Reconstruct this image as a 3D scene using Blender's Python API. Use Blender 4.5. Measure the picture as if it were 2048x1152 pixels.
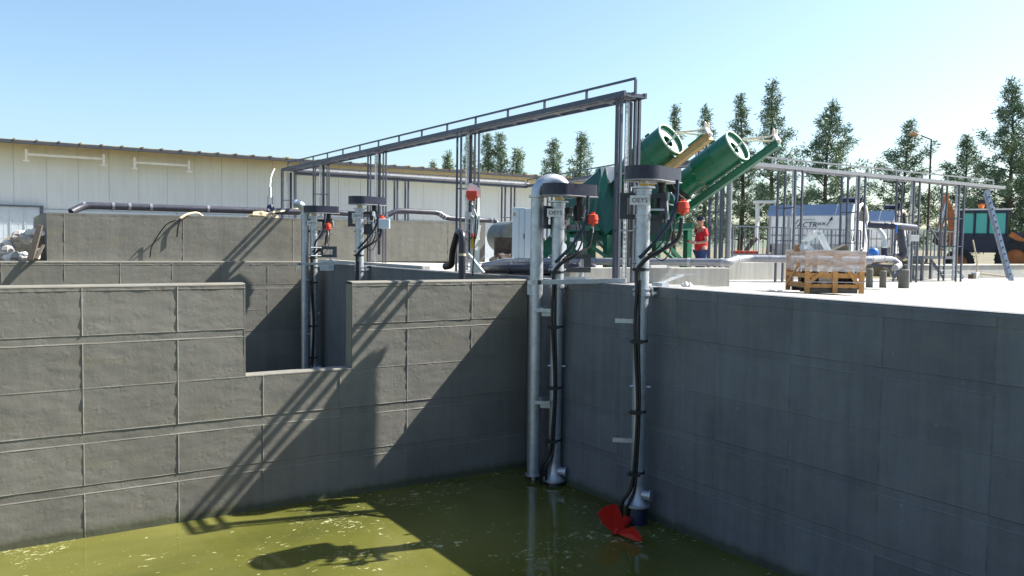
import bpy, bmesh, math, random
import numpy as np
from mathutils import Vector, Matrix, noise
for o in list(bpy.data.objects): bpy.data.objects.remove(o)
SC = bpy.context.scene
COL = SC.collection
random.seed(7)

# ------------------------------------------------------------ camera
FPX, PITCH, ROLL, YAW, CAMH = 1650.6, math.radians(3.0214), math.radians(.7919), math.radians(57.192), .95
_c, _s = math.cos(PITCH), math.sin(PITCH)
FW = Vector((_c*math.cos(YAW), _c*math.sin(YAW), -_s))
_up = Vector((_s*math.cos(YAW), _s*math.sin(YAW), _c)); _rt = Vector((math.sin(YAW), -math.cos(YAW), 0))
RT = _rt*math.cos(ROLL)+_up*math.sin(ROLL); UP = _up*math.cos(ROLL)-_rt*math.sin(ROLL)
CP = Vector((0, 0, CAMH))
cam = bpy.data.cameras.new('camera'); co = bpy.data.objects.new('camera', cam); COL.objects.link(co)
cam.lens = FPX/2048*36; cam.sensor_width = 36; cam.clip_end = 9000; cam.clip_start = .1
co.matrix_world = Matrix(((RT.x, UP.x, -FW.x, CP.x), (RT.y, UP.y, -FW.y, CP.y), (RT.z, UP.z, -FW.z, CP.z), (0, 0, 0, 1)))
SC.camera = co
def at(x, y, D): return CP+D*((x-1024)/FPX*RT-(y-576)/FPX*UP+FW)      # survey point: pixel + distance
def pl(x, y, ax, v):                                                 # survey point: pixel on plane
    d = (x-1024)/FPX*RT-(y-576)/FPX*UP+FW
    return CP+d*((v-CP[ax])/d[ax])

# ------------------------------------------------------------ world, sun, exposure
SUN = Vector((1, -.25, 1.04)).normalized()
SC.render.engine = 'CYCLES'
w = bpy.data.worlds.new("World"); SC.world = w; w.use_nodes = True
nt = w.node_tree; bg = nt.nodes['Background']
sky = nt.nodes.new('ShaderNodeTexSky'); sky.sky_type = 'NISHITA'; sky.sun_disc = False
sky.sun_elevation = math.asin(SUN.z); sky.sun_rotation = math.atan2(SUN.x, SUN.y)
sky.air_density = 1.0; sky.dust_density = 1.8; sky.ozone_density = 1.2
tn = nt.nodes.new('ShaderNodeMix'); tn.data_type = 'RGBA'; tn.blend_type = 'MULTIPLY'; tn.inputs[0].default_value = 1; tn.inputs[7].default_value = (.90, 1.0, 1.02, 1)
nt.links.new(sky.outputs[0], tn.inputs[6]); nt.links.new(tn.outputs[2], bg.inputs[0]); bg.inputs[1].default_value = .079
sl = bpy.data.lights.new('sun', 'SUN'); so = bpy.data.objects.new('sun', sl); COL.objects.link(so)
sl.energy = 5.0; sl.angle = math.radians(.5); sl.color = (1, .955, .88)
so.rotation_euler = SUN.to_track_quat('Z', 'Y').to_euler(); so.location = (20, 0, 30)
SC.view_settings.view_transform = 'Standard'; SC.view_settings.look = 'None'
SC.view_settings.exposure = 1.48; SC.view_settings.gamma = 1

# ------------------------------------------------------------ materials
def lin(c): return tuple((v/12.92 if v <= .04045 else ((v+.055)/1.055)**2.4) for v in c)
class NT:
    def __init__(s, name):
        s.m = bpy.data.materials.new(name); s.m.use_nodes = True; s.t = s.m.node_tree; s.b = s.t.nodes['Principled BSDF']
        s.tc = s.t.nodes.new('ShaderNodeTexCoord')
    def n(s, t, **k):
        q = s.t.nodes.new(t)
        for a, v in k.items():
            if a.startswith('i_'): q.inputs[a[2:].replace('_', ' ')].default_value = v
            else: setattr(q, a, v)
        return q
    def l(s, a, b): s.t.links.new(a, b)
    def map(s, scale=(1, 1, 1), src='Object'):
        mp = s.n('ShaderNodeMapping'); mp.inputs['Scale'].default_value = scale; s.l(s.tc.outputs[src], mp.inputs[0]); return mp.outputs[0]
    def noise(s, scale, detail=6, rough=.6, vec=None, dist=0):
        q = s.n('ShaderNodeTexNoise'); q.inputs['Scale'].default_value = scale; q.inputs['Detail'].default_value = detail
        q.inputs['Roughness'].default_value = rough; q.inputs['Distortion'].default_value = dist
        s.l(vec or s.map(), q.inputs['Vector']); return q.outputs[0]
    def ramp(s, src, stops):
        q = s.n('ShaderNodeValToRGB'); e = q.color_ramp.elements
        while len(e) < len(stops): e.new(.5)
        for i, (p, c) in enumerate(stops):
            e[i].position = p; e[i].color = (*c, 1) if not isinstance(c, (int, float)) else (c, c, c, 1)
        s.l(src, q.inputs[0]); return q.outputs[0]
    def mix(s, a, b, f, mode='MIX'):
        q = s.n('ShaderNodeMix', data_type='RGBA', blend_type=mode)
        for v, i in ((a, 6), (b, 7)):
            if isinstance(v, tuple): q.inputs[i].default_value = (*v, 1) if len(v) == 3 else v
            else: s.l(v, q.inputs[i])
        if isinstance(f, (int, float)): q.inputs[0].default_value = f
        else: s.l(f, q.inputs[0])
        return q.outputs[2]
    def bump(s, h, strength=.3, dist=.01, prev=None):
        q = s.n('ShaderNodeBump'); q.inputs['Strength'].default_value = strength; q.inputs['Distance'].default_value = dist
        s.l(h, q.inputs['Height'])
        if prev is not None: s.l(prev, q.inputs['Normal'])
        return q.outputs[0]
    def out(s, col=None, rough=None, metal=None, normal=None, **k):
        for nm, v in (('Base Color', col), ('Roughness', rough), ('Metallic', metal), ('Normal', normal)):
            if v is None: continue
            if isinstance(v, tuple): s.b.inputs[nm].default_value = (*v, 1) if len(v) == 3 else v
            elif isinstance(v, (int, float)): s.b.inputs[nm].default_value = v
            else: s.l(v, s.b.inputs[nm])
        for a, v in k.items(): s.b.inputs[a.replace('_', ' ')].default_value = v
        return s.m
M = {}
def simple(name, col, rough=.5, metal=0., var=.25, vs=4., bs=.1, bump=40., **k):
    t = NT(name); d = tuple(c*(1-var) for c in col); h = tuple(min(1, c*(1+var*.6)) for c in col)
    c = t.ramp(t.noise(vs, 5, .65), [(.3, d), (.7, h)])
    r = t.ramp(t.noise(vs*3, 4), [(.3, max(0, rough-.1)), (.7, min(1, rough+.15))])
    nrm = t.bump(t.noise(bump, 3), bs, .01)
    M[name] = t.out(c, r, metal, nrm, **k); return M[name]
def concrete(name, base, var=.2, warm=0.0, bump=.5, streak=.2, stain=False):
    t = NT(name)
    b = base; lo = tuple(c*(1-var) for c in b); hi = tuple(c*(1+var*.8) for c in b)
    c = t.ramp(t.noise(.9, 8, .65), [(.3, lo), (.5, b), (.72, hi)])
    st = t.ramp(t.noise(1, 5, .6, t.map((5, 5, .35))), [(.35, 1-streak), (.6, 1.0)])
    c = t.mix(c, st, 1.0, 'MULTIPLY')
    blot = t.ramp(t.noise(2.3, 4, .5, t.map((.5, .5, 1.1))), [(.56, 0.), (.7, 1.)])
    c = t.mix(c, tuple(min(1, x) for x in (b[0]*1.12, b[1]*1.08, b[2]*.88)), t.mix((0, 0, 0), blot, .45))
    sp = t.ramp(t.noise(28, 3, .7), [(.3, .8), (.45, 1.)])
    c = t.mix(c, sp, .6, 'MULTIPLY')
    at_ = t.n('ShaderNodeAttribute', attribute_name='tone'); ma = t.n('ShaderNodeMath', operation='ADD'); t.l(at_.outputs['Fac'], ma.inputs[0]); ma.inputs[1].default_value = 1.
    cc = t.n('ShaderNodeCombineColor')
    for i_ in range(3): t.l(ma.outputs[0], cc.inputs[i_])
    c = t.mix(c, cc.outputs[0], 1., 'MULTIPLY')
    if stain:      # wet, algae-darkened strip just above the water and thin runs down the face
        sx = t.n('ShaderNodeSeparateXYZ'); t.l(t.tc.outputs['Object'], sx.inputs[0])
        wob = t.n('ShaderNodeMath', operation='MULTIPLY_ADD'); t.l(t.noise(3, 4, .6, t.map((1, 1, .2))), wob.inputs[0]); wob.inputs[1].default_value = -.22; t.l(sx.outputs[2], wob.inputs[2])
        wl = t.ramp(wob.outputs[0], [(.0, (.45, .5, .35)), (.06, (.78, .8, .7)), (.16, (1, 1, 1))])
        c = t.mix(c, wl, 1., 'MULTIPLY')
        fl = t.ramp(t.noise(8, 2, .5, t.map((1, 1, .8))), [(.745, 0.), (.765, 1.)])
        c = t.mix(c, tuple(min(1, x*1.9) for x in b), t.mix((0, 0, 0), fl, .55))
        run = t.ramp(t.noise(1, 3, .5, t.map((9, 9, .12))), [(.66, 0.), (.74, 1.)])
        c = t.mix(c, tuple(min(1, x*1.35) for x in b), t.mix((0, 0, 0), run, .4))
    n1 = t.bump(t.noise(7, 9, .7), bump, .012)
    pit = t.ramp(t.noise(22, 2, .5), [(.28, 0.), (.36, 1.)])
    n2 = t.bump(pit, bump*.55, .008, n1)
    n3 = t.bump(t.noise(1, 4, .6, t.map((60, 60, 1.2))), bump*.18, .004, n2)
    M[name] = t.out(c, .88, 0., n3); return M[name]
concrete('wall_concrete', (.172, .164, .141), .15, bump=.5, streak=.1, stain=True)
concrete('shade_concrete', (.150, .157, .165), .16, bump=.3, streak=.16, stain=True)  # bluer copy of the wall concrete, blue sky shade put into its colour
concrete('old_concrete', (.165, .158, .136), .16, bump=.7, streak=.15)
concrete('slab_concrete', (.33, .32, .30), .22, bump=.4, streak=0.12)
concrete('kerb_concrete', (.36, .355, .33), .16, bump=.4)
simple('galvanised', (.50, .53, .56), .42, .75, .22, 5, .08, 60)
simple('galvanised_matt', (.40, .42, .44), .55, .5, .25, 6, .08, 60)
simple('painted_steel', (.070, .080, .112), .45, .15, .15, 3)
simple('rail_grey', (.13, .14, .17), .4, .5, .2, 3)
simple('dark_bracket', (.055, .06, .072), .5, .1, .15, 5)
simple('navy_cover', (.011, .013, .034), .34, .0, .2, 3, .04)
simple('black_pipe', (.025, .022, .032), .35, 0, .3, 4, .05)
simple('plum_pipe', (.042, .042, .060), .38, .0, .3, 4, .05)
simple('lilac_pipe', (.26, .265, .29), .3, .35, .15, 4, .05)
t = NT('green_paint')
c = t.ramp(t.noise(2, 5, .6), [(.3, (.004, .095, .052)), (.7, (.006, .135, .072))])
dst = t.ramp(t.noise(5, 7, .75), [(.56, 0.), (.72, 1.)]); c = t.mix(c, (.10, .13, .09), t.mix((0, 0, 0), dst, .5))
M['green_paint'] = t.out(c, t.ramp(t.noise(7, 5), [(.3, .2), (.7, .5)]), 0., t.bump(t.noise(14, 3), .05, .01))
simple('green_dark', (.003, .075, .045), .35, .0, .2, 3, .03)
simple('green_inner', (.46, .60, .50), .5, 0, .15, 3)
simple('red_plastic', (.62, .05, .015), .4, 0, .12, 5)
simple('propeller_red', (.58, .018, .012), .35, 0, .12, 3)
simple('rubber', (.012, .012, .014), .4, 0, .3, 6)
simple('blue_rubber', (.008, .022, .05), .4, 0, .3, 6)
simple('white_plate', (.62, .62, .60), .5, 0, .08, 8)
simple('ink', (.02, .02, .025), .6, 0, .1)
simple('yellow', (.7, .42, .02), .5, 0, .1)
simple('panel_white', (.46, .50, .53), .45, 0, .08, 2)
simple('cabinet', (.52, .60, .66), .45, .1, .05, 2)
simple('white_paint', (.62, .66, .64), .4, 0, .1, 5)
simple('cream_pipe', (.78, .70, .56), .35, 0, .12, 5)
simple('tan_steel', (.42, .29, .12), .4, .4, .25, 5)
simple('roof_blue', (.26, .33, .46), .4, .2, .12, 2)
simple('sep_white', (.80, .80, .80), .45, .1, .12, 2)
simple('sep_steel', (.38, .38, .37), .45, .4, .25, 3)
simple('wood', (.48, .235, .07), .7, 0, .3, 7, .4, 50)
simple('old_plank', (.10, .08, .06), .8, 0, .3, 7, .5, 60)
simple('cardboard', (.30, .17, .09), .8, 0, .15)
simple('orange_paint', (.42, .13, .025), .45, 0, .35, 3)
simple('tyre', (.02, .022, .025), .8, 0, .3, 8, .5, 30)
simple('blue_paint', (.03, .16, .55), .4, 0, .1)
simple('navy_paint', (.010, .016, .045), .4, 0, .2)
simple('skin', (.50, .25, .17), .5, 0, .08, 12)
simple('shirt_red', (.55, .012, .02), .8, 0, .15, 9, .4, 25)
simple('jeans', (.03, .055, .16), .85, 0, .2, 12, .3, 40)
simple('cap_navy', (.02, .025, .06), .8, 0, .1)
simple('hair', (.25, .22, .2), .8)
simple('lamp_orange', (.75, .16, .02), .3, 0, .1)
simple('lamp_head', (.55, .33, .18), .5, .2, .1)
simple('hose_cream', (.55, .45, .30), .6, 0, .2)
simple('stone_white', (.62, .60, .58), .85, 0, .2, 5, .6, 12)
simple('stone_grey', (.33, .31, .29), .9, 0, .3, 5, .6, 12)
simple('tank_steel', (.14, .16, .155), .5, .3, .3, 3)
simple('rusty_earth', (.07, .052, .04), .95, 0, .4, 6, .8, 15)
simple('bark', (.10, .075, .06), .9, 0, .3, 6, .6, 20)
t = NT('glass_teal'); M['glass_teal'] = t.out((.09, .42, .37), .10, 0., None, IOR=1.45)
t = NT('shrink_film')
c = t.ramp(t.noise(3, 5, .6, t.map((1, 1, 6))), [(.3, (.60, .57, .55)), (.7, (.80, .78, .77))])
al = t.ramp(t.noise(2.2, 5, .65, t.map((1, 1, 5))), [(.36, .22), (.62, .62)])
t.l(al, t.b.inputs['Alpha'])
M['shrink_film'] = t.out(c, .3, 0., t.bump(t.noise(9, 5, .7, t.map((1, 1, 5))), .8, .03))
t = NT('sand')
M['sand'] = t.out(t.ramp(t.noise(9, 6, .7), [(.3, (.30, .23, .14)), (.7, (.55, .47, .33))]), .95, 0., t.bump(t.noise(30, 6, .8), .8, .03))
t = NT('dry_ground')
c = t.ramp(t.noise(.25, 8, .7), [(.35, (.05, .07, .025)), (.5, (.13, .11, .065)), (.7, (.20, .165, .11))])
M['dry_ground'] = t.out(c, .95, 0., t.bump(t.noise(4, 8, .75), .6, .05))
t = NT('hill_scrub'); M['hill_scrub'] = t.out(t.ramp(t.noise(.01, 6), [(.3, (.06, .09, .07)), (.7, (.12, .14, .10))]), 1.)
t = NT('leaf')
info = t.n('ShaderNodeObjectInfo'); geo = t.n('ShaderNodeNewGeometry')
c = t.ramp(t.noise(.9, 4, .6), [(.3, (.07, .135, .09)), (.5, (.125, .20, .115)), (.7, (.21, .25, .115))])
c2 = t.mix(c, t.ramp(geo.outputs['Random Per Island'], [(0, .55), (1, 1.3)]), 1., 'MULTIPLY')
M['leaf'] = t.out(c2, .6, 0., None, Subsurface_Weight=0.)
# corrugated facade sheet: eave shade and warm bounce painted as a yellow band, weathered panels
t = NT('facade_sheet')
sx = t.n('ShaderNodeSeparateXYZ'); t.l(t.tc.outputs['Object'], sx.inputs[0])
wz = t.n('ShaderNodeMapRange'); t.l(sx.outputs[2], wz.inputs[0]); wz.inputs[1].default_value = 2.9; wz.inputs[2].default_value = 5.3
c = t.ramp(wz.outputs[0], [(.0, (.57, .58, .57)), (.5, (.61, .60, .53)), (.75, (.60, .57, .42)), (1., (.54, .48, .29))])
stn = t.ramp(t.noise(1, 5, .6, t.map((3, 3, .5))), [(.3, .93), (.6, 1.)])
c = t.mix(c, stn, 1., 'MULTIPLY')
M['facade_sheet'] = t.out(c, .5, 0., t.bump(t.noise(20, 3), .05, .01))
t = NT('roof_tile')
c = t.ramp(t.noise(1.3, 3, .5, t.map((1, 0, 0))), [(.35, (.10, .07, .055)), (.5, (.22, .13, .06)), (.62, (.42, .27, .05))])
M['roof_tile'] = t.out(c, .7)
# murky green water with floating foam
t = NT('murky_water')
v = t.map((1, 1, 1))
c = t.ramp(t.noise(.16, 4, .55, v, .6), [(.3, (.038, .045, .011)), (.48, (.084, .086, .018)), (.68, (.150, .146, .042))])
wv = t.n('ShaderNodeVectorMath', operation='ADD'); nn = t.n('ShaderNodeTexNoise'); nn.inputs['Scale'].default_value = 3; t.l(v, nn.inputs['Vector'])
sc_ = t.n('ShaderNodeVectorMath', operation='SCALE'); t.l(nn.outputs['Color'], sc_.inputs[0]); sc_.inputs['Scale'].default_value = .35
t.l(t.map((1., 1.6, 1)), wv.inputs[0]); t.l(sc_.outputs[0], wv.inputs[1])
dens = t.ramp(t.noise(.45, 3, .6, v), [(.40, .0), (.66, 1.)])
f1 = t.noise(4.8, 5, .66, wv.outputs[0]); f2 = t.noise(17, 4, .65, wv.outputs[0])
ad = t.n('ShaderNodeMath', operation='MULTIPLY_ADD'); t.l(dens, ad.inputs[0]); ad.inputs[1].default_value = .10; t.l(f1, ad.inputs[2])
ad2 = t.n('ShaderNodeMath', operation='MULTIPLY_ADD'); t.l(dens, ad2.inputs[0]); ad2.inputs[1].default_value = .17; t.l(f2, ad2.inputs[2])
m1 = t.ramp(ad.outputs[0], [(.675, 0.), (.72, 1.)]); m2 = t.ramp(ad2.outputs[0], [(.755, 0.), (.80, .85)])
mx = t.n('ShaderNodeMath', operation='MAXIMUM'); t.l(m1, mx.inputs[0]); t.l(m2, mx.inputs[1])
c = t.mix(c, (.34, .335, .19), mx.outputs[0])
r = t.mix((.04, .04, .04), (.7, .7, .7), mx.outputs[0])
M['murky_water'] = t.out(c, r, 0., t.bump(t.noise(3, 4, .55, t.map((1, 1, 1))), .09, .02), IOR=1.33)

# ------------------------------------------------------------ mesh builder
def tag(o, label=None, cat=None, group=None, kind=None):
    for k, v in (('label', label), ('category', cat), ('group', group), ('kind', kind)):
        if v: o[k] = v
    return o
LOC = {}
def empty(name, loc, label, cat, group=None):
    o = bpy.data.objects.new(name, None); COL.objects.link(o); o.location = loc; o.empty_display_size = .3
    LOC[o] = Vector(loc); return tag(o, label, cat, group)
class MB:
    def __init__(s): s.v = []; s.f = []
    def add(s, vs, fs):
        n = len(s.v); s.v += [tuple(x) for x in vs]; s.f += [tuple(i+n for i in f) for f in fs]; return s
    def box(s, a, b):
        x0, y0, z0 = a; x1, y1, z1 = b
        if x0 > x1: x0, x1 = x1, x0
        if y0 > y1: y0, y1 = y1, y0
        if z0 > z1: z0, z1 = z1, z0
        return s.add([(x0, y0, z0), (x1, y0, z0), (x1, y1, z0), (x0, y1, z0), (x0, y0, z1), (x1, y0, z1), (x1, y1, z1), (x0, y1, z1)],
                     [(0, 3, 2, 1), (4, 5, 6, 7), (0, 1, 5, 4), (1, 2, 6, 5), (2, 3, 7, 6), (3, 0, 4, 7)])
    def ob(s, o, ax, ay, az):   # oriented box from corner with three edge vectors
        o = Vector(o); ax = Vector(ax); ay = Vector(ay); az = Vector(az)
        vs = [o, o+ax, o+ax+ay, o+ay, o+az, o+ax+az, o+ax+ay+az, o+ay+az]
        fs = [(0, 3, 2, 1), (4, 5, 6, 7), (0, 1, 5, 4), (1, 2, 6, 5), (2, 3, 7, 6), (3, 0, 4, 7)]
        if ax.cross(ay).dot(az) < 0: fs = [f[::-1] for f in fs]
        return s.add(vs, fs)
    def bar(s, p, q, w, h, up=(0, 0, 1)):   # rectangular bar p->q centred
        p = Vector(p); q = Vector(q); d = (q-p).normalized(); u = Vector(up)
        if abs(d.dot(u)) > .95: u = Vector((1, 0, 0))
        x = d.cross(u).normalized(); z = x.cross(d).normalized()
        return s.ob(p-x*w/2-z*h/2, x*w, q-p, z*h)
    def rings(s, rs, cap=True):
        n = len(rs[0]); vs = [v for r in rs for v in r]; fs = []
        for i in range(len(rs)-1):
            for j in range(n):
                a = i*n+j; b = i*n+(j+1) % n; fs.append((a, b, b+n, a+n))
        if cap: fs.append(tuple(range(n))[::-1]); fs.append(tuple((len(rs)-1)*n+j for j in range(n)))
        return s.add(vs, fs)
    def tube(s, pts, r, n=12, cap=True):
        pts = [Vector(p) for p in pts]; rr = r if isinstance(r, (list, tuple)) else [r]*len(pts)
        d0 = (pts[1]-pts[0]).normalized(); u = Vector((0, 0, 1)) if abs(d0.z) < .9 else Vector((1, 0, 0))
        x = d0.cross(u).normalized(); out = []
        for i, p in enumerate(pts):
            if i == 0: d = d0
            elif i == len(pts)-1: d = (pts[i]-pts[i-1]).normalized()
            else: d = ((pts[i+1]-pts[i]).normalized()+(pts[i]-pts[i-1]).normalized()).normalized()
            x = (x-d*x.dot(d)).normalized(); y = d.cross(x)
            out.append([p+(x*math.cos(a)+y*math.sin(a))*rr[i] for a in (2*math.pi*k/n for k in range(n))])
        return s.rings(out, cap)
    def shell(s, p, q, ro, ri, n=32):   # hollow cylinder
        p = Vector(p); q = Vector(q); d = (q-p).normalized(); u = Vector((0, 0, 1)) if abs(d.z) < .9 else Vector((1, 0, 0))
        x = d.cross(u).normalized(); y = d.cross(x)
        C = lambda c, r: [c+(x*math.cos(a)+y*math.sin(a))*r for a in (2*math.pi*k/n for k in range(n))]
        R = [C(p, ri), C(p, ro), C(q, ro), C(q, ri), C(p, ri)]
        return s.rings(R, False)
    def prism(s, poly, d):   # polygon (3d points) extruded by vector d
        d = Vector(d); poly = [Vector(p) for p in poly]; n = len(poly)
        fs = [tuple(range(n))[::-1], tuple(range(n, 2*n))]+[(i, (i+1) % n, n+(i+1) % n, n+i) for i in range(n)]
        nrm = Vector((0, 0, 0))
        for i in range(n): nrm += poly[i].cross(poly[(i+1) % n])
        if nrm.dot(d) < 0: fs = [f[::-1] for f in fs]
        return s.add(poly+[p+d for p in poly], fs)
    def ball(s, c, r, n=10, m=7, sc=(1, 1, 1)):
        c = Vector(c); rs = []
        for i in range(m+1):
            t_ = math.pi*(.02+.96*i/m); rs.append([c+Vector((r*sc[0]*math.sin(t_)*math.cos(2*math.pi*k/n), r*sc[1]*math.sin(t_)*math.sin(2*math.pi*k/n), r*sc[2]*math.cos(t_))) for k in range(n)])
        return s.rings(rs)
    def rock(s, c, r, seed=0, sc=(1, 1, .7)):
        rn = random.Random(seed); st = len(s.v); s.ball(c, r, 8, 5, sc)
        c = Vector(c)
        for i in range(st, len(s.v)):
            v = Vector(s.v[i])-c; k = 1+.45*noise.noise(v/r*1.3+Vector((seed*3.1, 0, 0))); s.v[i] = tuple(c+v*k)
        return s
    def build(s, name, mat, parent=None, smooth=False, bevel=0, kind=None, origin=None):
        me = bpy.data.meshes.new(name)
        off = Vector((0, 0, 0))
        if parent is not None: off = LOC[parent]
        elif origin is None:
            a = np.array(s.v); off = Vector((a[:, 0].mean(), a[:, 1].mean(), a[:, 2].min()))
        else: off = Vector(origin)
        me.from_pydata([tuple(Vector(v)-off) for v in s.v], [], s.f)
        me.materials.append(M[mat] if isinstance(mat, str) else mat)
        if smooth:
            me.polygons.foreach_set('use_smooth', [True]*len(me.polygons))
        me.update()
        if smooth:
            try: me.set_sharp_from_angle(angle=math.radians(40))
            except Exception: pass
        o = bpy.data.objects.new(name, me); COL.objects.link(o)
        if parent is not None: o.parent = parent; LOC[o] = off
        else: o.location = off; LOC[o] = off
        if bevel:
            b = o.modifiers.new('bevel', 'BEVEL'); b.width = bevel; b.segments = 2; b.limit_method = 'ANGLE'
        if kind: o['kind'] = kind
        return o
def B(name, mat, parent, fn, **k):
    m = MB(); fn(m); return m.build(name, mat, parent, **k)
def smoothpath(pts, n=8):   # Catmull-Rom
    P = [Vector(p) for p in pts]; P = [P[0]*2-P[1]]+P+[P[-1]*2-P[-2]]; out = []
    for i in range(1, len(P)-2):
        for k in range(n):
            t_ = k/n; a, b, c, d = P[i-1:i+3]
            out.append(.5*((2*b)+(c-a)*t_+(2*a-5*b+4*c-d)*t_*t_+(3*b-a-3*c+d)*t_**3))
    out.append(P[-2]); return out
def text_mesh(name, s, size, mat, parent, origin, xdir, ydir, thick=.002):
    cu = bpy.data.curves.new('txt', 'FONT'); cu.body = s; cu.size = size; cu.extrude = thick; cu.resolution_u = 2
    tmp = bpy.data.objects.new('txt', cu); COL.objects.link(tmp)
    dg = bpy.context.evaluated_depsgraph_get(); me = bpy.data.meshes.new_from_object(tmp.evaluated_get(dg))
    bpy.data.objects.remove(tmp); bpy.data.curves.remove(cu)
    x = Vector(xdir).normalized(); y = Vector(ydir).normalized(); z = x.cross(y); o = Vector(origin)-LOC[parent]
    for v in me.vertices: p = v.co.copy(); v.co = o+x*p.x+y*p.y+z*p.z
    me.materials.clear(); me.materials.append(M[mat]); me.name = name
    ob = bpy.data.objects.new(name, me); COL.objects.link(ob); ob.parent = parent; return ob

# ============================================================ THE SETTING
XB, YA, YA2, WZ = 11.72, 17.43, 33.2, -4.77
def dz(x, y=0):
    pts = [(11.72, .11), (17, -.10), (22, -.2), (30, -.28), (60, -.4)]
    if x <= pts[0][0]: return pts[0][1]
    for (a, za), (b, zb) in zip(pts, pts[1:]):
        if x <= b: return za+(zb-za)*(x-a)/(b-a)
    return pts[-1][1]
# ground: one sheet with the basin pit left open
gm = MB(); E_ = 4000
xs = [-E_, -9.3, 11.9, E_]; ys = [-E_, -7.3, 33.5, E_]
for i in range(3):
    for j in range(3):
        if i == 1 and j == 1: continue
        n0 = len(gm.v)
        gm.add([(xs[i], ys[j], -.42), (xs[i+1], ys[j], -.42), (xs[i+1], ys[j+1], -.42), (xs[i], ys[j+1], -.42)], [(0, 1, 2, 3)])
gm.build('ground', 'dry_ground', kind='structure', origin=(0, 0, -.42))
m = MB(); m.add([(-9, -7, WZ), (XB+.05, -7, WZ), (XB+.05, YA2+.05, WZ), (-9, YA2+.05, WZ)], [(0, 1, 2, 3)])
m.build('water', 'murky_water', kind='structure', origin=(0, 0, WZ))
# sloped service deck behind the long wall
m = MB(); X = [11.725, 12, 12.5, 14, 17, 22, 30, 45, 60]; Y = [-7, 5, 17.5, 21]
m.add([(x, y, dz(x)) for x in X for y in Y], [(i*4+j, (i+1)*4+j, (i+1)*4+j+1, i*4+j+1) for i in range(len(X)-1) for j in range(3)])
m.build('deck', 'slab_concrete', kind='structure', origin=(0, 0, 0))
m = MB(); m.add([(11.73, 21, .1), (16, 21, .1), (30, 24, -.2), (45, 30, -.3), (45, 47, -.1), (11.73, 47, .1)], [(0, 1, 2, 3, 4, 5)])
m.add([(-30, 33.5, .12), (11.73, 33.5, .12), (11.73, 47, .12), (-30, 47, .12)], [(0, 1, 2, 3)])
m.build('yard', 'kerb_concrete', kind='structure', origin=(0, 0, 0))

def relief(name, axis, u0, u1, z0, z1, plane, sgn, joints, bands, hole=None, step=.035, amp=1., mat='wall_concrete', parent=None, cap=-.04, fine=1.):
    us = set(np.round(np.arange(u0, u1+1e-6, step), 4)); zs = set(np.round(np.arange(z0, z1+1e-6, step), 4))
    for j in joints:
        for d in (-.03, -.014, 0, .012, .028): us.add(round(j[0]+d, 4))
    for b in bands:
        for e in b:
            for d in (-.02, -.006, .006, .02): zs.add(round(e+d, 4))
    if hole:
        for h in hole[:2]: us.add(h)
        zs.add(hole[2])
    us = sorted(u for u in us if u0 <= u <= u1); zs = sorted(z for z in zs if z0 <= z <= z1)
    nu, nz = len(us), len(zs); V = []; TN = []; N = noise.noise
    for u in us:
        for z in zs:
            h = .0042*amp*N(Vector((u*.9, z*3.2, plane)))+.0035*amp*N(Vector((u*3.1, z*7, plane+5)))
            rg = N(Vector((u*5, z*5, 3.3+plane)))
            h += .0022*fine*N(Vector((u*16, z*16, 9)))*max(0, rg+.25)*2
            inband = False
            for b in bands:
                if len(b) == 2 and b[0] < z < b[1]: h -= .0055*amp; inband = True
                for e in b:
                    d = abs(z-e)
                    k = .5+.9*(N(Vector((u*2.2, e*9, 1)))+.3)
                    if d < .014: h += .0075*amp*max(.1, k)*(1-d/.014)
            for j in joints:
                if j[1] < z < j[2] and not inband:
                    d = u-j[0]
                    if abs(d) < .014: h += .015*amp*(1-abs(d)/.014)*max(.35, .75+N(Vector((j[0], z*6, 2))))
            if z > cap: h += .004+.006*fine*N(Vector((u*7, z*9, 4)))
            if z > z1-.02: h -= .02
            pk = (sum(1 for j in joints if j[1] < z < j[2] and u > j[0]), sum(1 for b in bands for e in b if z > e)); TN.append(0.16*(random.Random(pk[0]*31+pk[1]*7+int(plane*3)).random()-.5)+(.05*N(Vector((u*.7, z*.7, 8)))))
            V.append((u, plane-sgn*(-h), z) if axis == 'x' else (plane-sgn*(-h), u, z))
    Fs = []
    for i in range(nu-1):
        for j in range(nz-1):
            if hole:
                uc = (us[i]+us[i+1])/2; zc = (zs[j]+zs[j+1])/2
                if hole[0] < uc < hole[1] and zc > hole[2]: continue
            q = (i*nz+j, (i+1)*nz+j, (i+1)*nz+j+1, i*nz+j+1)
            flip = (axis == 'x' and sgn > 0) or (axis == 'y' and sgn < 0)
            Fs.append(q[::-1] if flip else q)
    # rim going back into the body so no light leaks
    m = MB(); m.add(V, Fs); m.tone = TN
    bk = (plane-sgn*.05)
    for i in range(nu-1):
        for j, fl in ((0, False), (nz-1, True)):
            a, b = V[i*nz+j], V[(i+1)*nz+j]
            if hole and j == nz-1 and hole[0] < (us[i]+us[i+1])/2 < hole[1]: continue
            c_, d_ = ((b[0], bk, b[2]), (a[0], bk, a[2])) if axis == 'x' else ((bk, b[1], b[2]), (bk, a[1], a[2]))
            m.add([a, b, c_, d_], [(0, 1, 2, 3) if fl else (3, 2, 1, 0)])
    return m
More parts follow.
